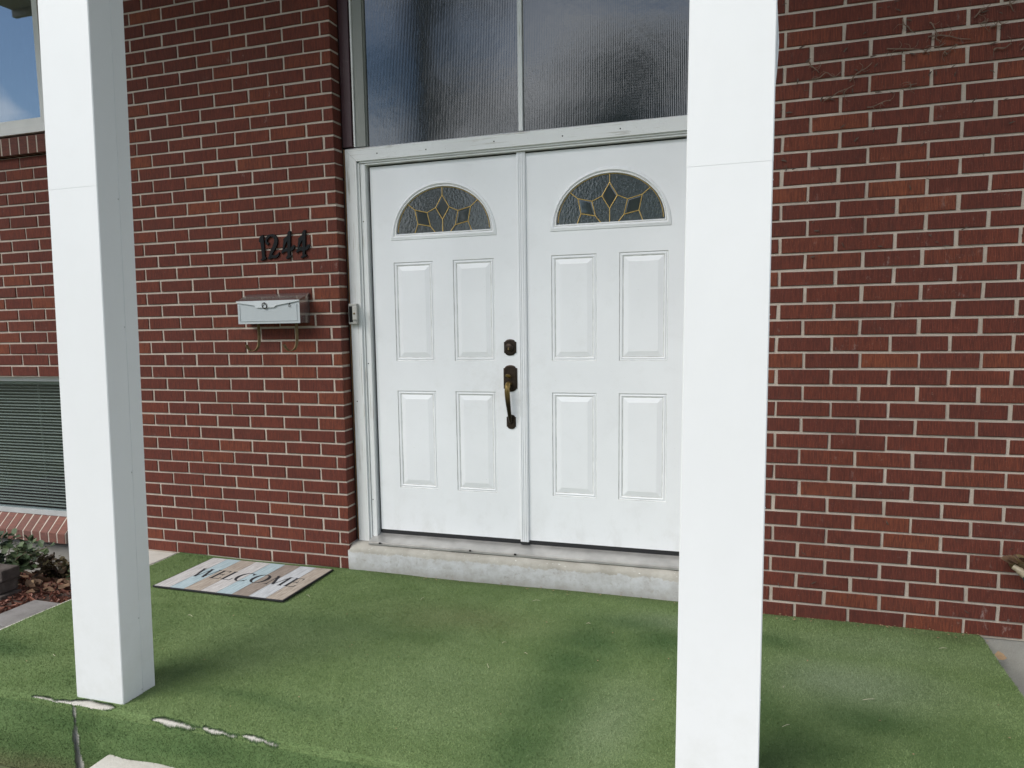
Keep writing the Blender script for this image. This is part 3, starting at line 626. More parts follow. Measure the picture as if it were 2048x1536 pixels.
for hx in (-2.605, -2.362):
    pts = bez([(hx, -.045, 1.3915), (hx + .002, -.047, 1.330), (hx + .002, -.052, 1.285), (hx - .006, -.062, 1.252), (hx - .030, -.070, 1.240), (hx - .052, -.074, 1.252), (hx - .066, -.076, 1.276)], 5)
    V = []
    for i, pt in enumerate(pts):
        t = (pts[min(i + 1, len(pts) - 1)] - pts[max(i - 1, 0)]).normalized(); nrm = Vector((-t.z, 0, t.x)).normalized() * .0013; wd = Vector((0, .007, 0)) + Vector((.004, 0, 0))
        for s, q in ((1, 1), (1, -1), (-1, -1), (-1, 1)): V.append(pt + wd * s + nrm * q)
    F = [(i * 4 + k, i * 4 + (k + 1) % 4, (i + 1) * 4 + (k + 1) % 4, (i + 1) * 4 + k) for i in range(len(pts) - 1) for k in range(4)] + [(0, 1, 2, 3), tuple(range(len(V) - 4, len(V)))]
    mesh('newspaper_hook', V, F, 'brass_old', mb)

def ribbon2d(pts, wid):
    P = [Vector(q + (0,)) if len(q) == 2 else Vector(q) for q in pts]; n = len(P); Lh, Rh = [], []
    for i in range(n):
        t = (P[min(i + 1, n - 1)] - P[max(i - 1, 0)]).normalized(); nn = Vector((-t.y, t.x, 0)) * wid[i] / 2; Lh.append(P[i] + nn); Rh.append(P[i] - nn)
    return [(q.x, q.y) for q in Lh], [(q.x, q.y) for q in Rh]
def ribbon_solid(g, pts, wid, tr_, d0, d1):
    """strip between offsets of a 2d path, extruded; tr_ maps (u, v, depth) to world"""
    a, b_ = ribbon2d(pts, wid); n = len(a); V = [tr_(u, v, d) for d in (d0, d1) for u, v in a] + [tr_(u, v, d) for d in (d0, d1) for u, v in b_]
    A0, A1, B0, B1 = 0, n, 2 * n, 3 * n; F = []
    for i in range(n - 1): F += [(A1 + i, A1 + i + 1, B1 + i + 1, B1 + i), (A0 + i, A1 + i, A1 + i + 1, A0 + i + 1), (B0 + i, B0 + i + 1, B1 + i + 1, B1 + i)]
    F += [(A0, A1, B1, B0), (A0 + n - 1, B0 + n - 1, B1 + n - 1, A1 + n - 1)]
    g.add(V, F)
def poly_solid(g, poly, tr_, d0, d1):
    n = len(poly); V = [tr_(u, v, d0) for u, v in poly] + [tr_(u, v, d1) for u, v in poly]
    g.add(V, [tuple(range(n, 2 * n))] + [(i, (i + 1) % n, n + (i + 1) % n, n + i) for i in range(n)])
def numeral(d, u0, label):
    # traced in a 1/5.69-pixel grid; u to the right, v down
    x = -2.598 + (u0 - 437) * .000542; o = thing('house_number', label, 'house number', (x, -.005, 1.741), 'black house numerals'); g = G()
    T = lambda u, v, dd: (-2.598 + (u - 437) * .000542, -.0005 - dd, 1.741 + (402 - v) * .000485)
    if d == 1:
        poly_solid(g, [(437, 180), (450, 135), (478, 118), (492, 114), (497, 240), (501, 358), (514, 368), (512, 385), (455, 404), (446, 392), (468, 374), (460, 260), (455, 195), (440, 196)], T, 0, .011)
    elif d == 2:
        pts = bez([(548, 222), (528, 205), (526, 170), (556, 133), (600, 126), (634, 156), (636, 205), (612, 262), (578, 318), (552, 372)], 6)
        k = len(pts); ribbon_solid(g, [(q.x, q.y) for q in pts], [34 - 14 * math.sin(math.pi * min(1, i / (k * .35))) if i < k * .35 else 20 + 22 * math.sin(math.pi * (i / k - .35) / .65) for i in range(k)], T, 0, .011)
        pts = bez([(540, 386), (575, 362), (620, 366), (650, 352), (672, 318)], 6); ribbon_solid(g, [(q.x, q.y) for q in pts], [22, 26, 28, 30, 32, 34, 36, 36, 34, 34, 33, 32, 32, 31, 30, 30, 28, 26, 25, 24, 22, 20, 14, 8, 3], T, 0, .0103)
    else:
        k = u0 - 695
        poly_solid(g, [(798 + k, 86), (815 + k, 92), (806 + k, 250), (796 + k, 360), (816 + k, 362), (812 + k, 378), (758 + k, 398), (744 + k, 388), (766 + k, 366), (772 + k, 250), (778 + k, 110)], T, 0, .011)
        poly_solid(g, [(782 + k, 130), (786 + k, 172), (745 + k, 238), (722 + k, 300), (700 + k, 332), (694 + k, 318), (712 + k, 290), (728 + k, 200), (726 + k, 178)], T, 0, .0104)
        poly_solid(g, [(700 + k, 338), (696 + k, 318), (730 + k, 286), (768 + k, 276), (812 + k, 274), (832 + k, 250), (850 + k, 248), (856 + k, 262), (838 + k, 296), (812 + k, 314), (770 + k, 312), (736 + k, 316)], T, 0, .0098)
    g.make('numeral', 'black_paint', o)
numeral(1, 437, 'black metal numeral 1, first of the house number'); numeral(2, 515, 'black metal numeral 2 of the house number')
numeral(4, 695, 'black metal numeral 4, first of the two fours in the house number'); numeral(4, 868, 'black metal numeral 4, last of the house number, nearest the door')

# ------------------------------------------------------------------ columns
def column(label, xa, xb, yf, yb, lx, ly, zs, wt, bulge):
    H = 4.255; c = thing('porch_column', label, 'column', ((xa + xb) / 2, (yf + yb) / 2, 0), 'square white porch columns')
    def sh(x, y, z): k = 1 + (wt - 1) * min(1, z / 2.2); return (((xa + xb) / 2 + (x - (xa + xb) / 2) * k) + lx * z, y + ly * z, z)
    def tube4(x0, x1, y0, y1, z0, z1, nz, name, bev=.003, bul=0.0):
        g = G(); rows = []
        ring_ = [(x0 + bev, y0), (x1 - bev, y0), (x1, y0 + bev), (x1, y1 - bev), (x1 - bev, y1), (x0 + bev, y1), (x0, y1 - bev), (x0, y0 + bev)]
        V = []
        for i in range(nz + 1):
            z = z0 + (z1 - z0) * i / nz
            for x, y in ring_:
                b2 = bul * math.exp(-((z - 2.12) / .11) ** 2) if (x > (x0 + x1) / 2) else 0
                V.append(sh(x + b2, y, z))
        F = [(i * 8 + k, i * 8 + (k + 1) % 8, (i + 1) * 8 + (k + 1) % 8, (i + 1) * 8 + k) for i in range(nz) for k in range(8)] + [tuple(range(8)), tuple(range(nz * 8, nz * 8 + 8))]
        g.add(V, F); return g.make(name, 'column_wrap', c)
    ys = yf + (yb - yf) * .60
    tube4(xa, xb, yf, ys, -.002, zs, 12, 'front_wrap')
    tube4(xa - .0005, xb + .0005, yf - .0005, ys + .0006, zs, H, 12, 'front_wrap')
    tube4(xa + .0025, xb - .0025, ys + .0012, yb, .0, H, 60, 'back_wrap', .003, bulge)
    for z in (.02, .30, .86, 1.4, zs - .035):
        g = G(); q = sh(xb, ys - .006, z); bm = bmesh.new(); bmesh.ops.create_uvsphere(bm, u_segments=8, v_segments=6, radius=.0035); g.bm(bm, Matrix.Translation(q)); g.make('screw', 'window_metal', c, True)
column('square white porch column in front of the brick wall, left of the welcome mat', -2.397, -2.173, -1.712, -1.535, .0, .033, 1.895, 1.0, .0)
column('square white porch column in front of the right door leaf and wall', -0.184, 0.041, -1.712, -1.535, .0, .045, 1.80, .965, .012)

# ------------------------------------------------------------------ left windows
def rowlock(parent, x0, x1, prof, mat):
    n = int((x1 - x0) / PZ); o0 = org(parent)
    me = bpy.data.meshes.new('brick'); wv = .0620; k = len(prof)
    V = [(s * wv / 2, y, z) for s in (-1, 1) for y, z in prof]
    me.from_pydata(V, [], [tuple(range(k)), tuple(range(2 * k - 1, k - 1, -1))] + [(i, (i + 1) % k, k + (i + 1) % k, k + i) for i in range(k)]); me.materials.append(MATS[mat])
    bm = bmesh.new(); bm.from_mesh(me); bmesh.ops.recalc_face_normals(bm, faces=bm.faces); bmesh.ops.bevel(bm, geom=bm.edges[:], offset=.0018, segments=1, affect='EDGES'); bm.to_mesh(me); bm.free()
    for i in range(n):
        o = bpy.data.objects.new('brick', me); C.objects.link(o); o.parent = parent
        o.location = Vector((x1 - (i + .5) * PZ, random.uniform(-.0015, .0015), random.uniform(-.001, .001))) - Vector((o0.x, o0.y, o0.z))
lw = thing('window', 'lower window with closed horizontal blinds above the planting bed', 'window', (-4.7, .05, .17))
g = G().prism([(WLX0, .158), (WLX1, .158), (WLX1, .186), (WLX0, .186)], .045, .12); g.make('sill_rail', 'window_metal', lw)
g = G().box(WLX0, WLX1, .050, .12, 1.048, 1.078); g.make('head_rail', 'window_metal', lw)
for a in (WLX0, WLX1 - .022): g = G().box(a, a + .022, .048, .12, .1865, 1.0475); g.make('side_rail', 'window_metal', lw)
g = G().box(WLX0 + .022, WLX1 - .022, .070, .074, .187, 1.047); g.make('pane', 'window_glass', lw)
rowlock(lw, -5.30, -4.135, [(-.052, .004), (-.052, .070), (.046, .156), (.085, .156), (.085, .004)], 'brick_dusty')
g = G().profile_x([(-.0500, .006), (-.0500, .0685), (.046, .1545), (.08, .1545), (.08, .006)], -5.30, -4.136); g.make('sill_mortar', 'mortar', lw)
bd = thing('window_blind', 'cream horizontal slat blind inside the lower window', 'blind', (-4.7, .12, .2))
sm = bpy.data.meshes.new('slat'); hw = .0125
V = []; nc = 5
for s in (WLX0 + .03, WLX1 - .03):
    for i in range(nc):
        u = -1 + 2 * i / (nc - 1); V.append((s + 4.7, u * hw * .97, u * hw * .20 + .0022 * (1 - u * u)))
sm.from_pydata(V, [], [(i, i + 1, nc + i + 1, nc + i) for i in range(nc - 1)]); sm.materials.append(MATS['blind_slat'])
nsl = 40
for i in range(nsl):
    o = bpy.data.objects.new('slat', sm); C.objects.link(o); o.parent = bd; o.location = (0, 0, .205 - .2 + i * .0205 + random.uniform(-.0008, .0008)); o.rotation_euler = (random.gauss(0, .05), random.gauss(0, .0012), 0)
g = G().box(WLX0 + .028, WLX1 - .028, .105, .135, 1.022, 1.046); g.make('head_box', 'blind_slat', bd)
for xx in (-4.43, -4.95): g = G().tube([(xx, .105, .2), (xx, .105, 1.03)], .0009, 5).tube([(xx + .012, .104, .2), (xx + .012, .104, 1.03)], .0007, 5); g.make('ladder_cord', 'blind_slat', bd)

uw = thing('window', 'upper window with pale frame and blue sky reflected, above brick sill', 'window', (-4.7, .03, 2.6)); ux1 = WLX1 + .038
g = G().box(WLX0 + .03, ux1 + .034, -.016, .10, 2.578, 2.622, .003); g.make('sill_rail', 'window_vinyl', uw)
g = G().prism([(WLX0 + .08, 2.6225), (ux1 + .03, 2.6225), (ux1 - .01, 2.6625), (WLX0 + .12, 2.6625)], -.010, .09); g.make('bottom_sash', 'window_vinyl', uw)
g = G().prism([(ux1 + .0304, 2.6225), (ux1 + .0304, 4.2), (ux1 - .0095, 4.2), (ux1 - .0095, 2.6632)], -.0094, .09); g.make('side_sash', 'window_vinyl', uw)
g = G().box(WLX0 + .03, WLX0 + .079, .022, .09, 2.6225, 4.2); g.make('side_sash', 'window_vinyl', uw)
g = G().box(WLX0 + .08, ux1 - .0102, .020, .024, 2.6628, 4.2); g.make('pane', 'coated_glass', uw)
g = G().box(-5.30, ux1 + .05, .09, .16, 2.45, 2.577); g.make('sill_core', 'mortar', uw)
rowlock(uw, -5.30, ux1 + .045, [(-.040, 2.452), (-.040, 2.556), (.030, 2.574), (.085, 2.574), (.085, 2.452)], 'brick_rowlock')
g = G().profile_x([(-.0382, 2.4535), (-.0382, 2.5545), (.030, 2.5725), (.08, 2.5725), (.08, 2.4535)], -5.30, ux1 + .044); g.make('sill_mortar', 'mortar', uw)
cu = G(); npl = 90; V = []
for z in (2.60, 4.18):
    for i in range(npl + 1): x = -5.2 + 1.05 * i / npl; V.append((x, .20 + .022 * math.sin(x * 62) + .012 * math.sin(x * 27 + 1), z))
cu.add(V, [(i, i + 1, npl + 2 + i, npl + 1 + i) for i in range(npl)]); cto = cu.make('curtain', 'curtain', None, True, (-4.7, .2, 2.6)); tag(cto, 'pale blue folded curtain behind the upper window glass', 'curtain')

# ------------------------------------------------------------------ artificial turf
YN = -1.757; X0, X1 = -3.285, 0.952
def gap_mask(x, s):
    """True where the turf is worn through; s = distance along the profile from the nosing (+ = down the riser)"""
    def blob(cx, cs, a, b_): return (((x - cx) / a) ** 2 + ((s - cs - .0025 * math.sin(x * 71) - .003 * math.sin(x * 33 + 1)) / b_) ** 2) < 1
    if blob(-2.52, -.006, .058, .011) or blob(-2.43, -.004, .062, .014): return True
    if blob(-2.29, -.018, .105, .026): return True
    if blob(-1.93, .004, .080, .021) or blob(-1.86, .006, .065, .018): return True
    if blob(-1.735, .004, .058, .020) or blob(-1.665, .006, .038, .016): return True
    if blob(-1.575, .004, .055, .020) or blob(-1.500, .008, .034, .017) or blob(-1.78, -.01, .012, .004): return True
    if s > -.01:
        wdt = .004 + .014 * max(0, min(1, (s + .01) / .22)) + .003 * math.sin(s * 60); cx = -2.362 + .075 * s
        if abs(x - cx) < wdt: return True
    return False
BL = []   # stains and painted column shade: px-derived centres  (x, y, rx, ry, dark, dust, brown)
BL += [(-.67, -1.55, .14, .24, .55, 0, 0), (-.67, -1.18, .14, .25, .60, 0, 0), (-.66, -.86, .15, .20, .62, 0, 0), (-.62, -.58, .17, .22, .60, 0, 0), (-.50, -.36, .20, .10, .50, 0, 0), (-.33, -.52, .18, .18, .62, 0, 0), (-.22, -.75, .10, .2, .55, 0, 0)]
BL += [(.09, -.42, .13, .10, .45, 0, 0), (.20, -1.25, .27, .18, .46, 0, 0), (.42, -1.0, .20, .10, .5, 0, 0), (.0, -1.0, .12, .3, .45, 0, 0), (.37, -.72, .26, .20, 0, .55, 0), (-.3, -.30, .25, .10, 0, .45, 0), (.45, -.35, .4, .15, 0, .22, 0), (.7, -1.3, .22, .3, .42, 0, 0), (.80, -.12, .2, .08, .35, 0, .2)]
BL += [(-3.08, -1.42, .22, .10, .60, 0, 0), (-2.22, -1.40, .16, .12, .22, 0, 0), (-2.45, -1.55, .18, .12, .22, 0, 0), (-1.72, -1.52, .32, .05, .38, 0, 0), (-2.9, -.95, .3, .12, .25, 0, 0), (-1.25, -.50, .3, .14, 0, 0, .35), (-1.7, -.75, .5, .10, .22, 0, 0), (-1.1, -1.2, .35, .35, 0, .12, 0), (-.45, -1.30, .14, .3, 0, .35, 0), (-2.0, -.9, .5, .3, 0, .10, 0)]  # blobs at the left column's base paint its shade into the turf colour
_ph = rng.uniform(0, 6.28, (14, 3)); _fq = rng.normal(0, 5.5, (14, 2))
def wob(x, y): return sum(np.sin(_fq[i, 0] * x + _fq[i, 1] * y + _ph[i, 0]) for i in range(14)) / 5.0
def stain_shade(x, y, z):
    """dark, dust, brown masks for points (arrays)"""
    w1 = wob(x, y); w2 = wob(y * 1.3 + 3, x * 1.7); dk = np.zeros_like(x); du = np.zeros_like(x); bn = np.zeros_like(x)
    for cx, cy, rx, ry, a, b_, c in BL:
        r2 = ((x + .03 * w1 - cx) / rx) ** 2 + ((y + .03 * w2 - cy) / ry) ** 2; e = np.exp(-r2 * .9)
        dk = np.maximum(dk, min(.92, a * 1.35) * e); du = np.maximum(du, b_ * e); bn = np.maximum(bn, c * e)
    wall = np.where(x > -.15, DY, 0.0); dk = np.maximum(dk, .45 * np.exp(-np.abs(y - wall) / .05)); bn = np.maximum(bn, .30 * np.exp(-np.abs(y - wall) / .03) * (x > -2.0))  # darker and browner close to the wall
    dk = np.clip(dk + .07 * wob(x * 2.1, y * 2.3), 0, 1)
    dk = np.maximum(dk, np.where(z < -.02, .52 + .14 * wob(x * 1.5, z * 9), 0))  # darker tone all over the riser
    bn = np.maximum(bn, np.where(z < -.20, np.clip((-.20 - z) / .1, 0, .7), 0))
    return np.clip(np.stack([dk, du, bn, np.ones_like(x)], 1), 0, 1)
def prof_pt(s):          # s<0: on top (distance to nosing), s>0: riser
    r = .016
    if s <= -r: return YN - s - 0.0, 0.0
    if s < r * .57: t = (s + r) / (r * 1.57) * math.pi / 2; return YN + r - r * math.sin(t), -r + r * math.cos(t)
    return YN, -(s + r - r * 1.57) - .0
def turf_pt(x, s):
    y, z = prof_pt(s); y -= .0045; z += .001
    if s > 0.01:       # draped, slightly bulging riser
        k = min(1, s / .15); y -= k * (.021 + .010 * math.sin(x * 9 + 1.0) + .006 * math.sin(x * 23)); 
        if x < -2.0: y -= k * .018 * math.exp(-((x + 2.20 + .1 * s) / .03) ** 2)
    else:
        z += .0022 * math.sin(x * 5.3 + y * 3) + .0016 * math.sin(y * 11 - x * 4) + (.007 * math.exp(-((x + 1.98 + (y + 1.6) * .5) / .05) ** 2) * math.exp(-((y + 1.70) / .08) ** 2))
        if x > X1 - .022: z -= (x - X1 + .022) ** 2 * 18
    return (x, y, z)
def hem(x): return (.300 if x < -2.235 else .300 - (0.300 - .170 - .004 * math.sin(x * 7)) * min(1, (x + 2.235) / .10))
sv = list(np.linspace(-1.79, -.07, 58)) + list(np.arange(-.066, .062, .0045)) + list(np.arange(.066, .305, .012))
xv = list(np.arange(X0, X1 + .001, .0065)); V = []; idx = {}; F = []
for j, s in enumerate(sv):
    for i, x in enumerate(xv): V.append(turf_pt(x, s))
nx = len(xv)
for j in range(len(sv) - 1):
    for i in range(nx - 1):
        xm, smid = (xv[i] + xv[i + 1]) / 2, (sv[j] + sv[j + 1]) / 2
        if smid > hem(xm) or gap_mask(xm, smid): continue
        F.append((j * nx + i, j * nx + i + 1, (j + 1) * nx + i + 1, (j + 1) * nx + i))
def add_stain_shade(o, arr):
    a = o.data.color_attributes.new('stain_shade', 'FLOAT_COLOR', 'POINT'); a.data.foreach_set('color', arr.astype(np.float32).ravel())
me = bpy.data.meshes.new('turf'); me.from_pydata(V, [], F); me.materials.append(MATS['turf_backing'])
tf = bpy.data.objects.new('turf', me); C.objects.link(tf)
for p in me.polygons: p.use_smooth = True
va = np.array(V); add_stain_shade(tf, stain_shade(va[:, 0], va[:, 1], va[:, 2]))
tag(tf, 'green artificial turf carpet covering the porch floor and its front edge', 'turf')
g = G().box(X1 - .010, X1 + .0005, -1.75, -.06, -.30, -.0145); g.make('side_drop', 'turf_backing', tf)
# pile
N = 330000
xs_ = rng.uniform(X0 - .004, X1 + .004, N); ss = np.where(rng.uniform(0, 1, N) < .84, rng.uniform(-1.75, 0, N), rng.uniform(0, .30, N))
keep = np.array([(s < hem(x)) and not ((s > -.07) and gap_mask(x, s)) for x, s in zip(xs_, ss)]); xs_, ss = xs_[keep], ss[keep]
keep = ~((xs_ > -2.391) & (xs_ < -2.179) & (ss > -.222) & (ss < -.045)) & ~((xs_ > -.18) & (xs_ < .037) & (ss > -.222) & (ss < -.045)) & ~((xs_ > -.12) & (ss < -1.70)); xs_, ss = xs_[keep], ss[keep]
P0 = np.array([turf_pt(x, s) for x, s in zip(xs_, ss)]); n = len(P0)
nrm = np.zeros((n, 3)); nrm[:, 2] = (ss < .004); nrm[:, 1] = -(ss >= -.004).astype(float); nrm += rng.normal(0, .55, (n, 3)); nrm /= np.linalg.norm(nrm, axis=1)[:, None]
ang = rng.uniform(0, 6.283, n); tx = np.stack([np.cos(ang), np.sin(ang), np.zeros(n)], 1); tx[ss > 0] = np.stack([np.cos(ang), np.zeros(n), np.sin(ang)], 1)[ss > 0]
hgt = rng.uniform(.004, .0085, n)[:, None]; wd = .0013
fx, fs = rng.uniform(-2.62, -1.42, 60000), rng.uniform(-.05, .29, 60000); fray = []
for x, q in zip(fx, fs):
    if q > .04 and abs(x + 2.35) > .05: continue
    if q > hem(x) or gap_mask(x, q): continue
    for dx, dq in ((.007, 0), (-.007, 0), (0, .007), (0, -.007)):
        if gap_mask(x + dx, q + dq): fray.append((x, q, dx, dq)); break
fray = fray[:6000]; FP = np.array([turf_pt(a, c) for a, c, _, _ in fray]); FT = np.array([turf_pt(a + dx * 1.6, c + dq * 1.6) for a, c, dx, dq in fray]); m_ = len(fray)
fd = FT - FP; fd[:, 2] += rng.uniform(-.002, .005, m_); fd[:, 1] -= rng.uniform(0, .004, m_); fd += rng.normal(0, .0018, (m_, 3))
VV = np.empty((n * 3, 3), np.float32); VV[0::3] = P0 - tx * wd; VV[1::3] = P0 + tx * wd; VV[2::3] = P0 + nrm * hgt
FX = np.tile(np.array([[.0016, 0, .0004]]), (m_, 1)); FV = np.empty((m_ * 3, 3), np.float32); FV[0::3] = FP - FX; FV[1::3] = FP + FX; FV[2::3] = FP + fd; VV = np.concatenate([VV, FV]); n += m_
me = bpy.data.meshes.new('turf_pile'); me.vertices.add(n * 3); me.vertices.foreach_set('co', VV.ravel()); me.loops.add(n * 3); me.loops.foreach_set('vertex_index', np.arange(n * 3, dtype=np.int32))
me.polygons.add(n); me.polygons.foreach_set('loop_start', np.arange(0, n * 3, 3, dtype=np.int32)); me.update(); me.validate(); me.materials.append(MATS['turf_pile'])
tp = bpy.data.objects.new('turf_pile', me); C.objects.link(tp); tp.parent = tf; tp['kind'] = 'stuff'
sa = np.concatenate([stain_shade(P0[:, 0], P0[:, 1], P0[:, 2]), np.tile(np.array([[.95, 0, 0, 1.]]), (m_, 1))]); add_stain_shade(tp, np.repeat(sa, 3, axis=0))

# ------------------------------------------------------------------ welcome mat
MX0, MX1, MY0, MY1 = -2.992, -2.185, -.588, -.062
wm = thing('doormat', 'welcome doormat printed with weathered grey, blue and brown planks', 'doormat', ((MX0 + MX1) / 2, (MY0 + MY1) / 2, .006))
g = G().box(MX0, MX1, MY0, MY1, .007, .0155, .002); g.make('rubber_base', 'rubber', wm)
cols = ['print_grey', 'print_blue', 'print_tan', 'print_grey', 'print_blue', 'print_brown', 'print_pale', 'print_tan']
e = [MX0 + .006] + [MX0 + .006 + (MX1 - MX0 - .012) * (i + random.uniform(-.06, .06)) / 8 for i in range(1, 8)] + [MX1 - .006]
for i in range(8): g = G().box(e[i] + .0013, e[i + 1] - .0013, MY0 + .006, MY1 - .006, .0152, .0164); g.make('printed_plank', cols[i], wm)
# lettering, drawn in units of cap height
def line(a, b_, w0, w1=None): return ([a, b_], [w0, w1 or w0])
def arc(cx, cy, rx, ry, t0, t1, w0, w1, n=22):
    ts = [R(t0 + (t1 - t0) * i / n) for i in range(n + 1)]; return ([(cx + rx * math.cos(t), cy + ry * math.sin(t)) for t in ts], [w0 + (w1 - w0) * abs(math.cos(t)) ** 1.3 for t in ts])
TK, TN = .120, .045
LET = {
 'W': (1.25, [line((.06, .98), (.37, .0), TK), line((.36, .02), (.63, .98), TN), line((.60, .98), (.91, .0), TK), line((.90, .02), (1.17, .98), TN), line((-.04, .98), (.20, .98), .045), line((.50, .98), (.74, .98), .045), line((1.05, .98), (1.27, .98), .045)]),
 'E': (.66, [line((.14, .0), (.14, 1.0), TK), line((.02, .975), (.60, .975), .05), line((.02, .025), (.64, .025), .05), line((.14, .52), (.50, .52), .05), line((.585, .99), (.585, .80), .04), line((.625, .0), (.64, .22), .04), line((.50, .42), (.50, .62), .035)]),
 'L': (.64, [line((.14, .0), (.14, 1.0), TK), line((.02, .975), (.28, .975), .05), line((.02, .025), (.62, .025), .05), line((.605, .0), (.63, .26), .04)]),
 'C': (.92, [arc(.50, .5, .43, .49, 48, 312, .045, .15), line((.80, .72), (.815, .98), .04), line((.80, .05), (.83, .26), .04)]),
 'O': (1.02, [arc(.51, .5, .44, .49, 0, 360, .045, .15, 36)]),
 'M': (1.20, [line((.16, .0), (.20, .98), TN), line((.20, .98), (.59, .05), TK), line((.57, .05), (.97, .98), TN), line((.99, .98), (1.04, .0), TK), line((.04, .02), (.28, .02), .045), line((.90, .02), (1.18, .02), .045), line((.06, .98), (.24, .98), .045), line((.94, .98), (1.14, .98), .045)]),
}
word = 'WELCOME'; gp = .10; tot = sum(LET[c][0] for c in word) + gp * 6; tx0, tx1 = -2.905, -2.245; cap = .135; sx = (tx1 - tx0) / tot; u = 0; yb = -.395
for ch in word:
    g = G(); wch, parts = LET[ch]
    for q, (pts, wid) in enumerate(parts):
        T = lambda a, b_, d, u=u: (tx0 + (u + a) * sx, yb + b_ * cap, d)
        P2 = [(a * sx / cap, b_) for a, b_ in pts]; A, B = ribbon2d(P2, wid); z = .0166 + q * .00012
        V = [(tx0 + u * sx + a * cap, yb + b_ * cap, z) for a, b_ in A] + [(tx0 + u * sx + a * cap, yb + b_ * cap, z) for a, b_ in B]; m = len(A)
        g.add(V, [(i, i + 1, m + i + 1, m + i) for i in range(m - 1)])
    g.make('letter', 'print_ink', wm); u += wch + gp

# ------------------------------------------------------------------ planting bed, pavers, planter
bx = np.linspace(-6.5, -3.30, 40); by = np.linspace(-3.2, .02, 40)
def bedz(x, y):
    d = max(0, min(1, (-3.55 - x) / .5)); k = max(0, min(1, (y + .75) / .7))
    return -.055 - .06 * d * 0.4 - .15 * k * (0.35 + .65 * d) + .012 * math.sin(x * 13 + y * 9) + .008 * math.sin(x * 31 - y * 17)
V = [(x, y, bedz(x, y) if y > -1.9 else -.29) for y in by for x in bx]; g = G().add(V, [(j * 40 + i, j * 40 + i + 1, (j + 1) * 40 + i + 1, (j + 1) * 40 + i) for j in range(39) for i in range(39)])
o = g.make('planting_bed', 'soil', None, True, kind='structure')
pv = [(-1.86, -1.52), (-1.51, -1.20), (-1.19, -.86)]
for q, (a, c) in enumerate(pv):
    g = G().box(-3.53, -3.322, a, c, -.10, -.024, .004); o = g.make('paver', 'paver_stone', None, False, (-3.42, (a + c) / 2, -.1))
    tag(o, ['grey paver beside the turf, nearest the front edge of the porch', 'grey paver beside the turf, middle of its row', 'grey paver beside the turf, farthest of its row next to the mulch'][q], 'paver', 'pavers along the left side of the turf')
# mulch chips
def scatter_quads(name, n, fx, mat, size, flat=.5, thick=0.0):
    V, F = [], []
    for i in range(n):
        x, y, z = fx(); a = random.uniform(0, 6.28); t = random.gauss(0, flat); l = size * random.uniform(.5, 1.5); w_ = l * random.uniform(.2, .45)
        d = Vector((math.cos(a), math.sin(a), math.sin(t))).normalized(); s = d.cross(Vector((random.gauss(0, .4), random.gauss(0, .4), 1))).normalized(); nn = d.cross(s) * l * .12
        c = Vector((x, y, z)); k = len(V); V += [c - d * l / 2 - s * w_ / 2, c + d * l / 2 - s * w_ * .3, c + d * l / 2 + s * w_ * .3, c - d * l / 2 + s * w_ / 2, c + nn * 2 + s * w_ * .2, c + nn * 2 - s * w_ * .2]
        F += [(k, k + 1, k + 5), (k + 1, k + 2, k + 4, k + 5), (k + 2, k + 3, k + 4), (k + 3, k, k + 5, k + 4)]
    return mesh(name, V, F, mat, None, False, None, 'stuff')
def bed():
    x = random.uniform(-5.0, -3.40); y = random.uniform(-1.8, -.02)
    if y < -.86 and x > -3.54: x -= .3
    if y > -.36 and x > -3.67: x -= .4
    return x, y, bedz(x, y) + random.uniform(.0, .016)
o = scatter_quads('wood_mulch', 5200, bed, 'mulch_chip', .038); tag(o, 'reddish wood chip mulch beside the pavers at the left edge', 'mulch')
def ivy_leaf(V, F, c, d, up, l):
    d = d.normalized(); s = d.cross(up).normalized(); n = s.cross(d).normalized(); k = len(V); w_ = l * .42
    V += [c, c + d * l * .3 + s * w_ + n * l * .08, c + d * l * .7 + s * w_ * .7 + n * l * .05, c + d * l, c + d * l * .7 - s * w_ * .7 + n * l * .05, c + d * l * .3 - s * w_ + n * l * .08, c + d * l * .5 - n * l * .03]
    F += [(k, k + 1, k + 6), (k + 1, k + 2, k + 6), (k + 2, k + 3, k + 6), (k + 3, k + 4, k + 6), (k + 4, k + 5, k + 6), (k + 5, k, k + 6)]
def shrub(label, loc, rx, rz, n, mat, lsz, stems, group, spread=1.0):
    t = thing('shrub', label, 'shrub', loc, group); L0 = Vector(loc); V, F = [], []; g = G()
    for i in range(stems):
        a = random.uniform(0, 6.28); r = random.uniform(.4, 1.0) * rx; tip = L0 + Vector((math.cos(a) * r, math.sin(a) * r * .8, rz * random.uniform(.45, 1.0)))
        mid = L0 * .5 + tip * .5 + Vector((random.gauss(0, .02), random.gauss(0, .02), .04)); pts = bez([L0 + Vector((random.gauss(0, .02), random.gauss(0, .02), -.03)), mid, tip], 5); g.tube(pts, [.0035 - .0025 * q / len(pts) for q in range(len(pts))], 5)
        for q in range(n // stems):
            f = random.uniform(.25, 1.0); pt = pts[min(len(pts) - 1, int(f * len(pts)))]; d = Vector((random.gauss(0, 1), random.gauss(0, 1), random.gauss(.1, .5)))
            ivy_leaf(V, F, pt + d * lsz * .35 * spread, d, Vector((random.gauss(0, .3), random.gauss(0, .3) - .3, 1)), lsz * random.uniform(.6, 1.25))
    g.make('stem', 'twig', t, True); mesh('foliage', V, F, mat, t); return t
shrub('green leafy shrub under the lower window at the left edge', (-4.20, -.46, -.13), .30, .30, 820, 'leaf_shrub', .044, 34, None)
shrub('low browning shrub against the foundation, beside the left column', (-3.99, -.22, -.20), .28, .21, 620, 'leaf_brown', .036, 30, None)
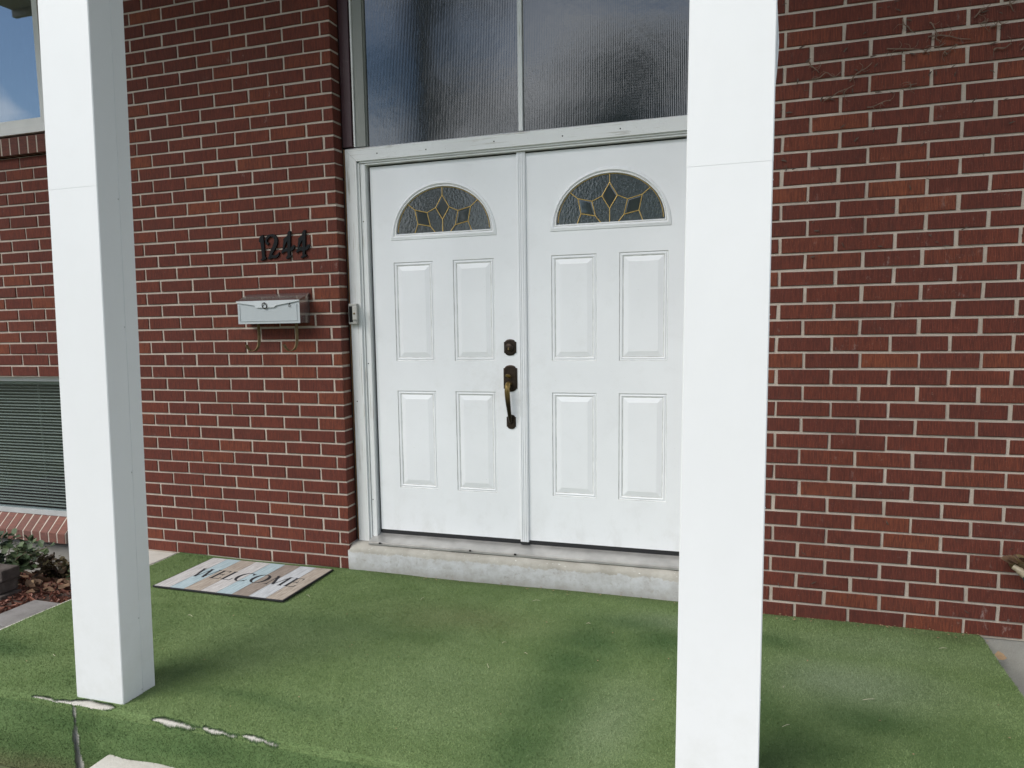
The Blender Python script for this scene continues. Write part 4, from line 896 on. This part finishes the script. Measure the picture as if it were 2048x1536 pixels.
shrub('sparse low green sprig among the dead leaves behind the left column', (-3.78, -.30, -.17), .15, .12, 70, 'leaf_shrub', .030, 8, None)
V, F = [], []
for i in range(150):
    x = random.uniform(-4.5, -3.62); y = random.uniform(-.75, -.05); d = Vector((random.gauss(0, 1), random.gauss(0, 1), random.gauss(.15, .35)))
    ivy_leaf(V, F, Vector((x, y, bedz(x, y) + random.uniform(.01, .035))), d, Vector((random.gauss(0, .4), random.gauss(0, .4), 1)), random.uniform(.035, .075))
o = mesh('fallen_leaves', V, F, 'dry_leaf', None, False, None, 'stuff'); tag(o, 'dry brown fallen leaves piled along the foundation', 'leaves')
V, F = [], []; ivy_leaf(V, F, Vector((-3.86, -.62, -.085)), Vector((.5, .15, .5)), Vector((-.6, -.8, .4)), .085); o = mesh('fallen_leaf', V, F, 'dry_leaf_pale', None, False, (-3.86, -.62, -.085)); tag(o, 'pale tan fallen leaf standing up on the mulch', 'leaf')
plw = thing('planter_edging', 'dark stacked stone block edging around the shrub at the left edge', 'planter', (-3.95, -.80, -.08))
for q in range(3):
    z0 = -.10 + q * .068; 
    for k in range(3):
        x1 = -3.775 - k * .235 - (q % 2) * .02; g = G().box(x1 - .225, x1, -.86 + .01 * q, -.72, z0, z0 + .064, .009); g.make('block', 'planter_stone', plw)

# ------------------------------------------------------------------ dead vine stems, litter, hose
vl = [((.798, 2.543), (.843, 2.588)), ((.806, 2.519), (.840, 2.534)), ((.536, 2.572), (.588, 2.512)), ((.638, 2.492), (.785, 2.463)), ((.49, 2.464), (.648, 2.424)), ((.213, 2.377), (.319, 2.396)), ((.256, 2.284), (.37, 2.335)), ((.422, 2.239), (.517, 2.257)), ((.346, 2.351), (.435, 2.416)), ((.864, 2.413), (.933, 2.427)), ((.636, 2.545), (.682, 2.466)), ((.901, 2.593), (.924, 2.548)), ((.62, 2.43), (.69, 2.46)), ((.70, 2.415), (.735, 2.45)), ((.565, 2.30), (.60, 2.315)), ((.19, 2.45), (.235, 2.40)), ((.96, 2.40), (1.02, 2.45)), ((.86, 2.50), (.90, 2.512))]
for (a, c) in vl:
    n = 4; P = []
    for i in range(n + 1):
        t = i / n; P.append((a[0] + (c[0] - a[0]) * t + random.gauss(0, .006), DY - .006 - .008 * math.sin(math.pi * t), a[1] + (c[1] - a[1]) * t + random.gauss(0, .006) * (0 < i < n)))
    g = G().tube(bez(P, 4), [.0028 - .0014 * i / (n * 4) for i in range(n * 4 + 1)], 5)
    for q in range(4):
        b0 = Vector(P[random.randrange(1, n)]); a_ = random.uniform(0, 6.28); l_ = random.uniform(.015, .05); g.tube(bez([b0, b0 + Vector((math.cos(a_) * l_ * .5, -.003, math.sin(a_) * l_ * .5)), b0 + Vector((math.cos(a_ + .5) * l_, .003, math.sin(a_ + .5) * l_))], 3), [.0013, .0012, .0011, .001, .0008, .0007, .0005], 4)
    o = g.make('vine_stem', 'twig', None, True, P[0]); tag(o, 'short dry brown vine stem clinging to the upper right brick wall', 'vine', 'dead vine stems on the right wall')
V, F = [], []
for i in range(170):
    x, z = random.uniform(.06, 1.3), random.choice([random.uniform(1.6, 2.75), random.uniform(.1, .5) if random.random() < .3 else random.uniform(2.0, 2.7)]); a = random.gauss(.5, .9); l = random.uniform(.008, .030)
    d = Vector((math.cos(a), -.12, math.sin(a))); n_ = Vector((-d.z, 0, d.x)) * l * random.uniform(.03, .10); c_ = Vector((x, DY - .004, z)); k = len(V); V += [c_ - n_, c_ + n_, c_ + d * l * .5 + n_ * 2 + Vector((0, -.003, 0)), c_ + d * l * .5 - n_ + Vector((0, -.003, 0)), c_ + d * l]; F += [(k, k + 1, k + 2, k + 3), (k + 3, k + 2, k + 4)]
o = mesh('vine_litter', V, F, 'bark', None, False, None, 'stuff'); tag(o, 'dark dry vine rootlets and leaf scraps stuck to the right brick wall', 'vine litter')
V, F = [], []
for i in range(150):
    r = random.random()
    if r < .45: x = random.uniform(.06, .95); y = DY - abs(random.gauss(.0, .035)) - .008
    elif r < .62: x = random.uniform(-2.0, -.3); y = -abs(random.gauss(0, .03)) - .012
    else: x = random.uniform(-3.2, .9); y = random.uniform(-1.7, -.1)
    a = random.uniform(0, 6.28); d = Vector((math.cos(a), math.sin(a), random.gauss(.1, .15))); ivy_leaf(V, F, Vector((x, y, .009)), d, Vector((0, 0, 1)), random.uniform(.004, .012) * (1 if r < .62 else .7))
o = mesh('leaf_litter', V, F, ['dry_leaf_pale'], None, False, None, 'stuff'); tag(o, 'tiny dry leaf bits scattered on the turf and along the wall foot', 'litter')
g = G()
for i in range(16):
    x = random.uniform(-3.0, .9); y = random.uniform(-1.6, -.15); a = random.uniform(0, 6.28); l = random.uniform(.015, .045); P = [(x, y, .009), (x + math.cos(a) * l * .5, y + math.sin(a) * l * .5, .013), (x + math.cos(a + .12) * l, y + math.sin(a + .12) * l, .010)]
    g.tube(bez(P, 3), .0008, 4)
o = g.make('straw_bits', 'straw', None, False, None, 'stuff'); tag(o, 'pale straw bits lying on the green turf', 'litter')
hs = thing('garden_hose', 'teal garden hose with tan coupling on a tap at the right edge', 'hose', (1.10, -.12, .25))
G().tube([(1.065, DY, .335), (1.065, -.11, .335)], .014, 12).lathe([(.035, 0), (.035, .006), (.02, .010)], (1.065, DY - .001, .335)).make('tap_flange', 'brass_old', hs, True)
G().tube(bez([(1.030, -.125, .335), (1.050, -.135, .322), (1.070, -.14, .30)], 4), [.012] * 4 + [.015] * 3 + [.014, .013], 14).make('coupling', 'hose_coupling', hs, True)
G().tube(bez([(1.063, -.14, .315), (1.082, -.145, .26), (1.10, -.15, .10), (1.18, -.2, -.2), (1.3, -.4, -.27)], 6), .012, 12).make('hose', 'hose_teal', hs, True)
V, F = [], []
for i in range(7): ivy_leaf(V, F, Vector((1.035 + .012 * i, -.11 - .004 * i, .350 + .004 * (i % 3))), Vector((-1 + .3 * i, -.4, .3)), Vector((0, -.6, 1)), .06)
mesh('dry_leaf', V, F, 'dry_leaf', hs)
g = G().box(.975, 1.0, -.085, -.06, -.07, -.05, .004); 
V, F = [], []; ivy_leaf(V, F, Vector((.985, -.12, -.055)), Vector((1, .1, -.25)), Vector((0, -.8, 1)), .05); o = mesh('fallen_leaf', V, F, 'dry_leaf_pale', None, False, (.985, -.12, -.055)); tag(o, 'tan dry leaf caught against the foundation beside the turf corner', 'leaf')

# ------------------------------------------------------------------ trees across the lawn (seen only in the glass)
def tree(loc, h, r, label, narrow=False):
    t = thing('tree', label, 'tree', loc, 'trees across the lawn'); L0 = Vector(loc); g = G(); tr_ = []
    g.tube([L0, L0 + Vector((.1, 0, h * .3)), L0 + Vector((0, .1, h * .65)), L0 + Vector((0, 0, h * .95))], [h * .025, h * .02, h * .012, h * .004], 8)
    V, F = [], []; cl = []
    for i in range(46):
        f = random.uniform(.18, 1.0); rr = r * (1 - f * .85 if narrow else math.sin(math.pi * (.12 + .86 * f)) ** .7); a = random.uniform(0, 6.28); q = random.uniform(.2, 1) * rr
        c = L0 + Vector((math.cos(a) * q, math.sin(a) * q, h * f)); cl.append((c, r * (.20 if narrow else .28)))
        if i % 3 == 0: g.tube([L0 + Vector((0, 0, h * f * .75)), c], [h * .006, h * .002], 5)
    for c, cr_ in cl:
        for k in range(90):
            d = Vector((random.gauss(0, 1), random.gauss(0, 1), random.gauss(0, .8))); ivy_leaf(V, F, c + d * cr_ * .55, Vector((random.gauss(0, 1), random.gauss(0, 1), random.gauss(0, 1))), Vector((.1, .2, 1)), .34)
    g.make('trunk', 'bark', t, True); mesh('crown', V, F, 'leaf_tree', t)
tree((-9.4, -21, -.3), 18.0, 1.7, 'tall narrow conifer across the lawn', True)
tree((-3.6, -22, -.3), 9.8, 2.9, 'broad leafy tree straight across the lawn')
tree((3.5, -25, -.3), 7.5, 4.0, 'round leafy tree across the lawn to the right')
tree((-16.5, -24, -.3), 5.5, 3.2, 'low leafy tree across the lawn to the left')
tree((-30, -22, -.3), 6.0, 3.4, 'leafy tree farthest left across the lawn')
tree((11, -22, -.3), 8.0, 4.0, 'leafy tree farthest right across the lawn')
